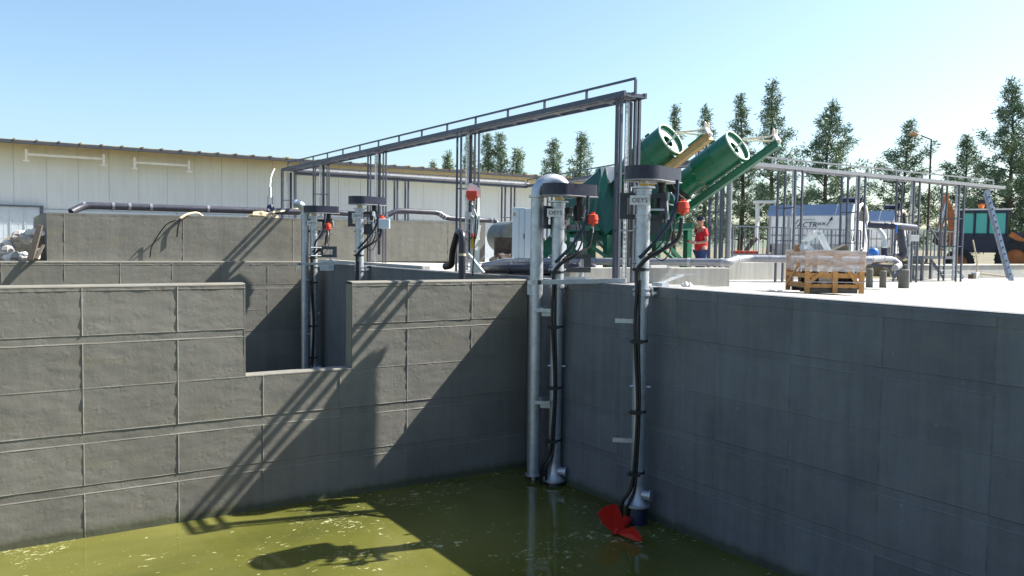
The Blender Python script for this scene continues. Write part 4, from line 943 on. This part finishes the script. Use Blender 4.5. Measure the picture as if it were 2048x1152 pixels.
# film skirt with wrinkles
m = MB(); rs = []
for z in np.linspace(.47, .915, 8):
    r_ = []
    for i in range(64):
        t_ = i/64*4; s_ = int(t_); f_ = t_-s_
        u, v = ((f_, 0), (1, f_), (1-f_, 1), (0, 1-f_))[s_]
        j = .012*noise.noise(Vector((u*9, v*9, z*22)))+.012
        uu = -j+u*(Wd+2*j); vv = -j-.01+v*(DP+2*j+.01); r_.append(K(uu, vv, z+.012*noise.noise(Vector((u*7, v*7, 3)))))
    rs.append(r_)
m.rings(rs, False); m.f = [f for f in m.f]; m.build('shrink_film', 'shrink_film', g, smooth=True)
B('film_top', 'shrink_film', g, lambda m: kb(m, (-.01, -.01, .915), (Wd+.01, DP+.01, .925)))
# things in and on the crate
for i, (u, v, z, r, mt, lb) in enumerate(((.62, .5, .40, .16, 'white_plate', 'white'), (.25, .6, .42, .17, 'rubber', 'black left'), (1.0, .55, .42, .18, 'rubber', 'black right'))):
    q = K(u, v, z-.15)
    m = MB(); m.tube([K(u-.16, v, z-.1), K(u+.16, v, z-.1)], r*.6, 14).tube([K(u-.02, v, z-.28), K(u-.02, v, z+.1)], r*.5, 12).shell(K(u+.16, v, z-.1), K(u+.2, v, z-.1), r, r*.4, 18)
    tag(m.build('pipe_fitting', mt, smooth=True), '%s flanged fitting packed inside the wooden crate' % lb, 'fitting')
g = empty('handwheel_valve', K(.35, .5, .93), 'tilted white square metal frame with a small handwheel on top of the crate', 'valve')
def fp(px, py, dd=0): return at(px, py, 18.0+dd)
q = [fp(1607, 485), fp(1638, 463), fp(1657, 503), fp(1624, 503)]
m = MB()
for a_, b_ in ((q[0], q[1]), (q[1], q[2]), (q[0], q[3])): m.bar(a_, b_, .12, .065, FW)
m.build('frame', 'white_paint', g)
w_ = B('handwheel', 'white_plate', g, lambda m: m.tube([fp(1616, 474), fp(1617, 464)], .055, 12).tube([fp(1624, 468), fp(1625, 461)], .05, 12).bar(fp(1613, 466), fp(1630, 462), .03, .03), smooth=True)
tag(B('cardboard_box', 'cardboard', None, lambda m: m.ob(fp(1592, 503), (.12, -.08, 0), (.08, .12, 0), (0, 0, .14)).prism([fp(1592, 490), fp(1600, 487), fp(1608, 493), fp(1603, 501)], (.05, .08, 0))), 'torn brown cardboard box on the left corner of the crate', 'cardboard box')
tag(B('plastic_bag', 'white_plate', None, lambda m: m.rock(fp(1608, 496), .11, 3, (1.2, 1, .8)).rock(fp(1615, 500), .09, 4, (1.3, 1, .5))), 'white plastic bag beside the cardboard on the crate', 'bag')
tag(B('rubber_flap', 'old_plank', None, lambda m: m.prism([fp(1665, 502, .4), fp(1694, 489, .4), fp(1697, 502, .4)], (.1, .2, 0))), 'dark grey wedge of sheet sticking up from the right half of the crate', 'sheet')
g = empty('pipe_stub', fp(1722, 502), 'short white pipe stub with black opening on the right corner of the crate', 'pipe stub')
B('pipe', 'white_plate', g, lambda m: m.shell(fp(1722, 501.5), fp(1724, 501, .3), .045, .028, 16).tube([fp(1727, 500), fp(1727, 494)], .02, 8)); B('core', 'rubber', g, lambda m: m.tube([fp(1722, 501.5, .03), fp(1724, 501, .25)], .027, 12))
q = at(1535, 578, 18.6)
m = MB()
for i in range(7): m.rock((q.x+random.uniform(-.35, .35), q.y+random.uniform(-.25, .25), dz(q.x)+.01), random.uniform(.03, .07), i, (1.6, 1, .4))
tag(m.build('debris', 'shrink_film'), 'crumpled clear film on the deck left of the crate', 'debris')

# ---- white screw-press sheds with blue roofs
def press(o, yaw, L, W, label, logo=False, H=1.75, z0=1.05):
    F = Fr((o.x, o.y, 0), yaw); g = empty('screen_separator', (o.x, o.y, -.4), label, 'separator', 'white hooded separators behind the railing')
    zt = z0+H
    B('body', 'sep_white', g, lambda m: [F.box(m, (0, 0, z0+.35), (L, W, zt))])
    B('ribs', 'sep_steel', g, lambda m: [F.box(m, (u, -.03, z0-.1), (u+.10, -.002, zt+.0)) for u in (0, .95, L-.1)]+[F.box(m, (.102, -.025, z0+.72), (L-.102, -.004, z0+.80))])
    B('lower_panel', 'sep_steel', g, lambda m: m.prism([F(.1, -.01, z0+.349), F(L-.1, -.01, z0+.349), F(L-.5, -.01, z0-.15), F(.5, -.01, z0-.15)], F.y*W))
    m = MB(); pf = [(-.05, zt), (.28, zt+.52), (W-.28, zt+.52), (W+.05, zt), (W+.05, zt-.04), (-.05, zt-.04)]
    m.prism([F(-.08, a_, b_) for a_, b_ in pf], F.x*(L+.1)); rf = m.build('roof', 'roof_blue', g)
    B('ridge', 'sep_white', rf, lambda m: [m.bar(F(u, -.06, zt+.01), F(u, .275, zt+.53), .03, .02) for u in (L*.83,)])
    # end face with arched opening
    m = MB(); n_ = 16; R = W*.30; cz = zt-.25
    outer = [(-.05, z0), (-.05, zt), (.28, zt+.5), (W-.28, zt+.5), (W+.05, zt), (W+.05, z0)]
    m.prism([F(L+.03, a_, b_) for a_, b_ in outer], F.x*.05); m.build('end_wall', 'sep_white', g)
    ring = [(W/2+R*math.cos(math.pi*i/n_), cz+R*math.sin(math.pi*i/n_)) for i in range(n_+1)]
    B('opening', 'rubber', g, lambda m: m.prism([F(L+.085, a_, b_) for a_, b_ in [(W/2+R*1.25*math.cos(math.pi*i/n_), cz+R*1.45*math.sin(math.pi*i/n_)) for i in range(n_+1)]], F.x*.02))
    B('drum_rim', 'cream_pipe', g, lambda m: m.tube([F(L+.14, a_, b_) for a_, b_ in ring], .09, 8))
    B('drive', 'navy_paint', g, lambda m: m.tube([F(L-.7, W*.35, zt+.75), F(L-.1, W*.5, zt+.75)], .14, 12).tube([F(L-.1, W*.5, zt+.55), F(L-.1, W*.5, zt+.95)], .10, 10))
    m = MB()
    for a_ in (0.02, W-.1): m.bar(F(L+.15, a_, z0+.5), F(L+.15, W/2, zt+.95), .05, .07)
    m.build('a_frame', 'painted_steel', g)
    for u in (.2, L-.25):
        for v in (.05, W-.1): B('leg', 'sep_steel', g, lambda m: F.box(m, (u, v, -.4), (u+.09, v+.09, z0+.3)))
    B('chute', 'sep_steel', g, lambda m: m.rings([[F(.7+a_*w2, .5+b_*w2, zz_) for a_, b_ in ((-1, -1), (1, -1), (1, 1), (-1, 1))] for zz_, w2 in ((z0-.15, .45), (z0-.7, .15))]))
    if logo:
        px = .98/40
        for s_, sz, u, z, mt in (('ACTR', .38, 1.42, zt-.60, 'ink'), ('BÜR', .20, 2.42, zt-.50, 'navy_paint')):
            text_mesh('logo', s_, sz, mt, g, F(u, -.036, z), F.x+Vector((0, 0, .0)), Vector((0, 0, 1))+F.x*.25)
        m = MB(); m.bar(F(2.86, -.03, zt-.52), F(3.06, -.03, zt-.24), .01, .07, F.y); m.prism([F(2.96, -.036, zt-.28), F(3.14, -.036, zt-.24), F(3.12, -.036, zt-.08)], F.y*.01)
        m.bar(F(1.22, -.03, zt-.58), F(1.5, -.03, zt-.24), .01, .06, F.y).bar(F(1.45, -.03, zt-.235), F(2.3, -.03, zt-.235), .01, .05, F.y)
        m.build('logo_arrow', 'ink', g)
    return g
PY = math.radians(-72)
o1 = at(1537, 470, 41.5); press(o1, PY, 3.95, 2.6, 'long white separator with a blue-grey roof and a black logo', True, H=1.75, z0=.83)
o2 = at(1752, 470, 45.0)
o2 = at(1632, 470, 45.5); press(o2, PY, 3.95, 2.6, 'second white separator with a blue-grey roof, behind the first at its right', False, H=1.72, z0=.75)
g = empty('portal_frame', at(1515, 505, 40), 'white post with a short roof arm at the left end of the long separator', 'portal frame')
a, b = at(1515, 512, 40), at(1515, 404, 40)
B('post', 'white_plate', g, lambda m: m.bar((a.x, a.y, -.4), b, .14, .14, (1, 0, 0)))
B('arm', 'white_plate', g, lambda m: m.bar(at(1509, 404, 40), at(1553, 404, 40), .5, .12).bar(at(1517, 418, 40), at(1530, 407, 40), .08, .08))
g = empty('bucket_attachment', at(1485, 500, 38), 'small rusty digging arm standing behind the railing left of the portal post', 'digger arm')
B('arm', 'rusty_earth', g, lambda m: m.tube([at(1492, 502, 38), at(1506, 482, 38), at(1514, 477, 38)], [.10, .13, .08], 8)); 
tag(B('trailer', 'red_plastic', None, lambda m: m.ob(at(1464, 508, 33), (.9, -.58, 0), (.3, .5, 0), (0, 0, .13)), bevel=.02), 'low red metal tray on the ground behind the railing', 'tray')

# ---- backhoe tractor
o = at(1968, 500, 44); F = Fr((o.x, o.y, 0), math.atan2(o.y, o.x)-math.pi/2)
G0 = -.42; g = empty('backhoe_loader', (o.x, o.y, G0), 'orange and navy backhoe loader with teal tinted cab glass behind the ladder', 'backhoe')
s_ = 44/FPX; Z = lambda py: CAMH+(495.+.0138*(1960-1024)-0-py)*s_+.02
X_ = lambda px: (px-1968)*s_
def fb(m, x0, x1, y0, y1, p0, p1): return F.box(m, (X_(x0), y0, Z(p1)), (X_(x1), y1, Z(p0)))
B('chassis', 'navy_paint', g, lambda m: fb(m, 1918, 2090, .3, 1.6, 480, 512))
cab = B('cab_frame', 'navy_paint', g, lambda m: [fb(m, a_, a_+3.5, v, v+.08, 430, 480) for a_ in (1923, 1948, 1972, 2004) for v in (.2, 1.7)]+[fb(m, 1923, 2007, .2, 1.78, 474, 482)])
B('cab_roof', 'white_plate', cab, lambda m: fb(m, 1918, 2012, .1, 1.85, 424, 427)); B('roof_trim', 'navy_paint', cab, lambda m: fb(m, 1919, 2011, .12, 1.83, 427.05, 432))
B('window', 'glass_teal', cab, lambda m: [fb(m, a_, b_, .23, .25, 433, 473) for a_, b_ in ((1927, 1947), (1952, 1971), (1976, 2003))]+[fb(m, 1927, 2003, 1.72, 1.74, 433, 473)])
B('beacon', 'lamp_orange', g, lambda m: m.ball(F(X_(1960), .7, Z(417)), .16, 10, 7).tube([F(X_(1960), .7, Z(424)), F(X_(1960), .7, Z(417))], .12, 10))
B('work_light', 'rubber', g, lambda m: fb(m, 1953, 1968, .6, .9, 405, 414)); B('mirror', 'rubber', g, lambda m: fb(m, 2014, 2018, .1, .16, 434, 446).bar(F(X_(2005), .2, Z(430)), F(X_(2016), .13, Z(434)), .03, .03))
for (px, py, R) in ((2022, 510, .95), (1925, 512, .72)):
    c_ = Z(py)
    c_ = G0+R
    w_ = B('wheel', 'tyre', g, lambda m: m.shell(F(X_(px), -.15, c_), F(X_(px), .35, c_), R, R*.55, 32), smooth=True)
    B('tread', 'tyre', w_, lambda m: [m.ob(F(X_(px)+math.cos(a_)*R*.98, -.15, c_+math.sin(a_)*R*.98), F.y*.5, (F.x*math.cos(a_)+Vector((0, 0, math.sin(a_))))*.05, (F.x*-math.sin(a_)+Vector((0, 0, math.cos(a_))))*.06) for a_ in (i*math.pi/13 for i in range(26))])
    B('rim', 'orange_paint', w_, lambda m: m.tube([F(X_(px), .0, c_), F(X_(px), .3, c_)], R*.56, 20), smooth=True)
B('hood', 'navy_paint', g, lambda m: m.prism([F(X_(a_), .35, Z(b_)) for a_, b_ in ((2010, 490), (2010, 470), (2040, 472), (2075, 480), (2095, 495), (2095, 500))], F.y*1.1))
B('loader_arm', 'orange_paint', g, lambda m: m.bar(F(X_(2012), .1, Z(474)), F(X_(2050), .05, Z(500)), .12, .28).bar(F(X_(2050), .05, Z(500)), F(X_(2080), .05, Z(520)), .12, .25))
B('loader_hose', 'rubber', g, lambda m: m.tube(smoothpath([F(X_(2034), .3, Z(472)), F(X_(2038), .3, Z(463)), F(X_(2046), .3, Z(466)), F(X_(2050), .3, Z(474))]), .03, 6))
B('boom', 'orange_paint', g, lambda m: m.prism([F(X_(a_), .7, Z(b_)) for a_, b_ in ((1903, 470), (1898, 425), (1900, 410), (1906, 412), (1915, 440), (1918, 470), (1916, 500), (1902, 500))], F.y*.3))
B('dipper', 'orange_paint', g, lambda m: m.prism([F(X_(a_), .75, Z(b_)) for a_, b_ in ((1881, 475), (1888, 410), (1894, 390), (1900, 388), (1902, 412), (1896, 440), (1889, 476))], F.y*.22))
B('hydraulic_ram', 'galvanised', g, lambda m: m.tube([F(X_(1897), .68, Z(405)), F(X_(1890), .68, Z(445))], .05, 10).tube([F(X_(1893), .66, Z(430)), F(X_(1886), .66, Z(470))], .08, 10))
B('bucket', 'rusty_earth', g, lambda m: m.prism([F(X_(a_), .5, Z(b_)) for a_, b_ in ((1878, 474), (1892, 474), (1896, 490), (1886, 500), (1874, 492))], F.y*.7))
B('stabiliser', 'orange_paint', g, lambda m: fb(m, 1889, 1897, .1, .25, 472, 500).add(*(lambda q: (q.v, q.f))(fb(MB(), 1887, 1899, .0, .35, 505, 509))))

# earth bank and weeds behind the man
m = MB(); rn = random.Random(3)
for i in range(46):
    px = 1420+i*10+rn.uniform(-6, 6); q = at(px, 500, rn.uniform(42, 60)); m.rock((q.x, q.y, -.45), rn.uniform(.5, 1.0), i, (1.3, 1.3, rn.uniform(.6, 1.1)))
tag(m.build('earth_bank', 'dry_ground', kind='stuff'), 'rough bank of dry earth and rubble behind the railing', 'earth bank')

# ---- street lamp
q = at(1855, 470, 62); top = at(1856, 280, 62); hd = at(1828, 265, 61)
g = empty('street_lamp', (q.x, q.y, -.42), 'tall street lamp with a bent arm in front of the trees', 'street lamp')
B('pole', 'bark', g, lambda m: m.tube([(q.x, q.y, -.42), (q.x, q.y, top.z), ], [.10, .06], 10), smooth=True)
B('arm', 'bark', g, lambda m: m.tube([(q.x, q.y, top.z-.02), at(1842, 271, 61.5)], .05, 8))
B('lamp_head', 'lamp_head', g, lambda m: m.prism([at(1823, 266, 61.2), at(1828, 262, 61.2), at(1839, 268, 61.2), at(1836, 272, 61.2), at(1826, 270, 61.2)], (.3, .45, 0)), bevel=.04)

# ---- rubble heap, planks, mesh fence at the left
g0 = pl(35, 517, 1, 35.)
m = MB(); rn = random.Random(5)
for i in range(16): a_ = rn.uniform(0, 6.28); r_ = rn.uniform(0, .8); m.rock((g0.x+.3+r_*math.cos(a_), g0.y+.6+r_*math.sin(a_)*.7, .05), rn.uniform(.4, .6), i, (1.2, .9, 1.0))
m.rock((g0.x+.45, g0.y+.5, .1), 1.15, 77, (1.0, .8, 1.0))
tag(m.build('gravel_heap', 'sand', kind='stuff', smooth=True), 'heap of tan gravel at the left edge of the raised tank', 'gravel')
spots = [(60, 466, .16, 0), (72, 464, .15, 0), (50, 468, .14, 0), (38, 471, .22, 1), (84, 466, .1, 0), (54, 478, .26, 1), (30, 478, .14, 1), (16, 487, .15, 0), (8, 490, .12, 1), (44, 479, .13, 1), (66, 482, .12, 0),
         (3, 498, .16, 1), (14, 503, .24, 1), (20, 512, .2, 0), (34, 512, .18, 1), (44, 512, .16, 0), (50, 508, .1, 0), (26, 494, .1, 1), (8, 512, .14, 1), (62, 475, .12, 1), (74, 474, .1, 0)]
for i, (px, py, r_, k) in enumerate(spots):
    q = at(px, py, 29.4 if py < 500 else 28.9)
    o = MB().rock(q, r_, i+3, (1.1, .9, .85)).build('rubble_stone', 'stone_white' if not k else 'stone_grey', smooth=False)
    tag(o, 'broken stone of the rubble on the gravel heap at the left edge', 'stone', 'stones on the gravel heap')
tag(B('plank', 'old_plank', None, lambda m: m.prism([at(74, 449, 29.0), at(84, 451, 29.0), at(66, 519, 28.5), at(53, 518, 28.5)], (.05, .12, 0))), 'wide dark plank leaning on the end of the raised tank', 'plank')
tag(B('plank', 'old_plank', None, lambda m: m.bar(at(87, 490, 29.1), at(73, 518, 28.6), .09, .05)), 'thin dark plank leaning right of the wide one', 'plank')
tag(B('broken_slab', 'stone_white', None, lambda m: m.prism([at(70, 499, 29.0), at(77, 496, 29.0), at(74, 518, 28.7), at(65, 518, 28.7)], (.1, .2, 0))), 'bright broken slab standing between the two planks', 'slab')
g = empty('mesh_fence', (-2, 36.6, .12), 'thin wire mesh fence behind the gravel heap', 'fence')
B('wires', 'galvanised', g, lambda m: [m.box((x-.008, 36.6, .12), (x+.008, 36.612, 1.78)) for x in np.arange(-3, 1.9, .25)]+[m.box((-3, 36.614, z), (1.9, 36.624, z+.012)) for z in (1.45, 1.74, .9)])

# ============================================================ TREES
def tree(px, top, hw, D, label, seed, lean=0., open_=1., base=497, low=.14):
    rn = np.random.RandomState(seed)
    T = at(px, top-3, D); b = at(px-lean*40, base, D); zb = -.42; H = T.z-zb; W = hw*D/FPX
    g = empty('conifer_tree', (b.x, b.y, zb), label, 'tree', 'feathery trees beyond the site')
    ax = Vector((T.x-b.x, T.y-b.y, 0))
    P = lambda t_: Vector((b.x, b.y, zb))+ax*t_**2+Vector((.12*math.sin(t_*7+seed), .12*math.cos(t_*6+seed), H*t_))
    m = MB(); m.tube([P(t_) for t_ in np.linspace(0, .97, 12)], list(np.linspace(.16+H*.006, .02, 12)), 8)
    nb = int(46+H*2.2); V = []; Fc = []; k = 0
    cam_r = Vector((math.sin(YAW), -math.cos(YAW), 0))
    lobes = [(rn.uniform(.15, .95), rn.uniform(0, 6.28), rn.uniform(.15, .5)) for _ in range(7)]
    for i in range(nb):
        t_ = low+(1-low)*(i+rn.rand())/nb
        prof = min(1., (1-(t_-low)/(1-low))**.85*1.12)+.03
        a = i*2.4+rn.uniform(-.4, .4)
        f_ = 1.
        for (lt, la, ls) in lobes:
            d = abs(t_-lt); da = abs((a-la+math.pi) % (2*math.pi)-math.pi)
            if d < .09 and da < 1.3: f_ += ls*(1-d/.09)
        L = W*1.45*prof*rn.choice([rn.uniform(.35, .7), rn.uniform(.8, 1.2)])*f_
        if L < .25: L = .25
        el = rn.uniform(.1, .75)+.5*max(0, t_-.6)
        d = Vector((math.cos(a)*math.cos(el), math.sin(a)*math.cos(el), math.sin(el)))
        p0 = P(t_*.97-.02); p1 = p0+d*L
        if L > .5: m.tube([p0, p0+d*L*.5, p1-Vector((0, 0, L*.06))], [.035+.01*L, .02, .006], 4, False)
        nt_ = int(4+L*7.*open_)
        for j in range(nt_):
            s_ = rn.uniform(.25, 1.05)**.8; c_ = p0+d*(L*s_)+Vector(rn.normal(0, .07+.055*L*(1.1-.5*s_), 3))+Vector((0, 0, -.05*L*s_))
            for q in range(rn.randint(9, 15)):
                o = Vector(rn.normal(0, .13, 3)); u = (d*.5+Vector(rn.normal(0, .6, 3))+Vector((0, 0, -.15))).normalized()
                w_ = u.cross(Vector(rn.normal(0, 1, 3))); w_.normalize(); ll = rn.uniform(.18, .46); ww = rn.uniform(.014, .030)
                c2 = c_+o
                V += [tuple(c2-w_*ww), tuple(c2+u*ll*.5-w_*ww*1.4), tuple(c2+u*ll), tuple(c2+w_*ww*1.4+u*ll*.4)]
                Fc.append((k, k+1, k+2, k+3)); k += 4
    m.build('trunk', 'bark', g)
    cm = MB(); cm.v = V; cm.f = Fc; cm.build('crown', 'leaf', g)
TR = [(866, 322, 17, 86, 'tiny sparse treetop over the warehouse roof, leftmost of all', 1, 0, .55),
      (893, 303, 24, 84, 'short bushy treetop over the warehouse roof, second from the left', 2, 0, .9),
      (937, 284, 30, 82, 'tree half hidden behind the bridge support with the red winch', 3, 0, .9),
      (975, 262, 27, 80, 'pointed tree just right of the winch support, left one of a close pair', 4, 0, 1.),
      (1003, 259, 28, 80, 'pointed tree above the warehouse, right one of a close pair', 5, .1, 1.),
      (1037, 293, 34, 80, 'low ragged tree above the warehouse left of the silver elbow', 6, .2, .7),
      (1107, 275, 34, 77, 'cone shaped tree directly above the silver elbow pipe', 7, 0, 1.),
      (1162, 260, 36, 76, 'wide tree left of the tall near bridge support, right of the cone shaped one', 8, .1, .9),
      (1281, 274, 20, 80, 'small narrow treetop between the near bridge support and the left drum', 9, 0, 1.),
      (1348, 205, 24, 74, 'slim treetop rising behind the left green drum', 10, 0, .9),
      (1412, 207, 30, 72, 'slim tree between the two green drums', 11, .1, .9),
      (1482, 180, 31, 68, 'dark narrow tree behind the mouth of the right green drum', 12, 0, 1.1),
      (1546, 152, 46, 66, 'tallest slender tree with visible trunk right of the right green drum', 13, .2, 1.),
      (1668, 196, 72, 62, 'broad dark tree with a tip leaning right above the separators', 14, .6, 1.25),
      (1822, 234, 62, 66, 'open tree behind the street lamp', 15, .5, .8),
      (1932, 265, 58, 68, 'ragged tree left of the big dark tree at the right edge', 16, .1, .85),
      (2022, 152, 66, 58, 'big dense dark tree near the right edge of the photo', 17, .1, 1.4),
      (2078, 175, 52, 60, 'dense tree cut off by the right edge of the photo', 18, 0, 1.2)]
for (px, tp, hw, D, lb, sd_, ln, op) in TR: tree(px, tp, hw, D, lb, sd_, ln, op)

# ============================================================ PERSON
def skin_mesh(name, mat, parent, verts, edges, radii, sub=2, root=0):
    me = bpy.data.meshes.new(name); me.from_pydata([tuple(Vector(v)-LOC[parent]) for v in verts], edges, []); me.materials.append(M[mat])
    o = bpy.data.objects.new(name, me); COL.objects.link(o); o.parent = parent; LOC[o] = LOC[parent]
    s_ = o.modifiers.new('skin', 'SKIN'); s_.use_smooth_shade = True
    for i, r in enumerate(radii):
        v = me.skin_vertices[0].data[i]; v.radius = (r, r) if not isinstance(r, tuple) else r; v.use_root = (i == root)
    b = o.modifiers.new('sub', 'SUBSURF'); b.levels = sub; b.render_levels = sub
    return o
pp = at(1403, 480, 22.5); zg = dz(pp.x)
fwd = (-RT*.97+Vector((FW.x, FW.y, 0))*(-.25)); fwd.z = 0; fwd.normalize(); lft = Vector((-fwd.y, fwd.x, 0))
sc = (at(1403, 433, 22.5).z-zg)/1.80
Q = lambda f_, l_, z_: Vector((pp.x, pp.y, zg))+(fwd*f_+lft*l_+Vector((0, 0, z_)))*sc
per = empty('person', (pp.x, pp.y, zg), 'man in red polo shirt, navy cap and jeans standing in profile behind the grey pipes', 'person')
vv = [Q(0, 0, .95), Q(.0, 0, 1.12), Q(0, 0, 1.32), Q(.0, 0, 1.46), Q(.02, 0, 1.53), Q(.04, 0, 1.60), Q(.05, 0, 1.68), Q(.05, 0, 1.75)]
ee = [(i, i+1) for i in range(7)]; rr = [.15, .15, .16, .10, .058, .075, .095, .06]
def limb(start, pts, rs):
    prev = start
    for p, r in zip(pts, rs): vv.append(p); rr.append(r); ee.append((prev, len(vv)-1)); prev = len(vv)-1
    return prev
hands = []
for s_ in (1, -1):
    limb(0, [Q(0, .10*s_, .88), Q(.02, .11*s_, .50), Q(-.01, .12*s_, .10), Q(.0, .12*s_, .05), Q(.15, .13*s_, .035)], [.105, .065, .045, .045, .035])
    e = limb(3, [Q(0, .18*s_, 1.43), Q(-.03, .24*s_, 1.14), Q(.20, .17*s_, 1.10), Q(.27, .12*s_, 1.12)], [.065, .048, .034, .028])
    # palm
    hp_ = Q(.33, .09*s_, 1.14); pe = limb(e, [Q(.30, .10*s_, 1.13), hp_], [.032, .030]); hands.append((hp_, s_))
    for k in range(4):
        b0 = Q(.35, (.09+.012)*s_-.012*0, 1.165-.018*k); 
        limb(pe, [Q(.365, .085*s_, 1.165-.018*k), Q(.395-.004*k, .070*s_, 1.165-.018*k), Q(.40-.006*k, .045*s_, 1.160-.018*k)], [.009, .0085, .007])
    limb(e+1, [Q(.325, .065*s_, 1.17), Q(.35, .045*s_, 1.18)], [.011, .008])
skin_mesh('body', 'skin', per, vv, ee, rr)
# nose, ears, face
B('nose', 'skin', per, lambda m: m.prism([Q(.14, -.012, 1.655), Q(.14, .012, 1.655), Q(.172, 0, 1.645)], Vector((0, 0, .035))))
for s_ in (1, -1):
    B('ear', 'skin', per, lambda m: m.ball(Q(.03, .088*s_, 1.67), .025, 8, 6, (1, .5, 1.3)), smooth=True)
    B('eye', 'ink', per, lambda m: m.ball(Q(.135, .032*s_, 1.69), .009, 6, 4))
B('mouth', 'shirt_red', per, lambda m: m.bar(Q(.128, -.02, 1.615), Q(.128, .02, 1.615), .008, .006))
B('hair', 'hair', per, lambda m: m.ball(Q(.02, 0, 1.695), .098, 14, 9, (1.02, .9, .72)), smooth=True)
cp_ = B('cap', 'cap_navy', per, lambda m: m.ball(Q(.04, 0, 1.735), .108, 16, 9, (1.08, .95, .70)), smooth=True)
B('visor', 'cap_navy', cp_, lambda m: m.prism([Q(.12, -.07, 1.735), Q(.20, -.06, 1.725), Q(.225, 0, 1.722), Q(.20, .06, 1.725), Q(.12, .07, 1.735)], Vector((0, 0, .012))))
sv = [Q(0, 0, .86), Q(.01, 0, 1.02), Q(.015, 0, 1.2), Q(.0, 0, 1.36), Q(.0, 0, 1.47), Q(0, .17, 1.43), Q(-.02, .22, 1.25), Q(0, -.17, 1.43), Q(-.02, -.22, 1.25)]
skin_mesh('shirt', 'shirt_red', per, sv, [(0, 1), (1, 2), (2, 3), (3, 4), (3, 5), (5, 6), (3, 7), (7, 8)], [(.19, .19), (.195, .195), (.19, .19), (.17, .17), .075, .085, .075, .085, .075])
B('collar', 'shirt_red', per, lambda m: m.tube([Q(0, 0, 1.47), Q(.015, 0, 1.525)], [.095, .075], 14), smooth=True)
tv = [Q(0, 0, .93), Q(0, .09, .84), Q(.02, .11, .50), Q(-.01, .12, .09), Q(0, -.09, .84), Q(.02, -.11, .50), Q(-.01, -.12, .09)]
skin_mesh('jeans', 'jeans', per, tv, [(0, 1), (1, 2), (2, 3), (0, 4), (4, 5), (5, 6)], [.16, .125, .088, .075, .125, .088, .075])
for s_ in (1, -1): B('shoe', 'rubber', per, lambda m: m.ball(Q(.06, .125*s_, .04), .06, 10, 6, (1.5+abs(fwd.x), 1.3+abs(fwd.y)*.5, .8)), smooth=True)
B('watch', 'white_plate', per, lambda m: m.tube([Q(.235, .14, 1.108), Q(.255, .128, 1.113)], .040, 12))
tag(B('handheld_device', 'rubber', None, lambda m: m.bar(Q(.37, 0, 1.12), Q(.44, 0, 1.19), .07, .03)), 'small dark device held in the hands of the man in red', 'device')
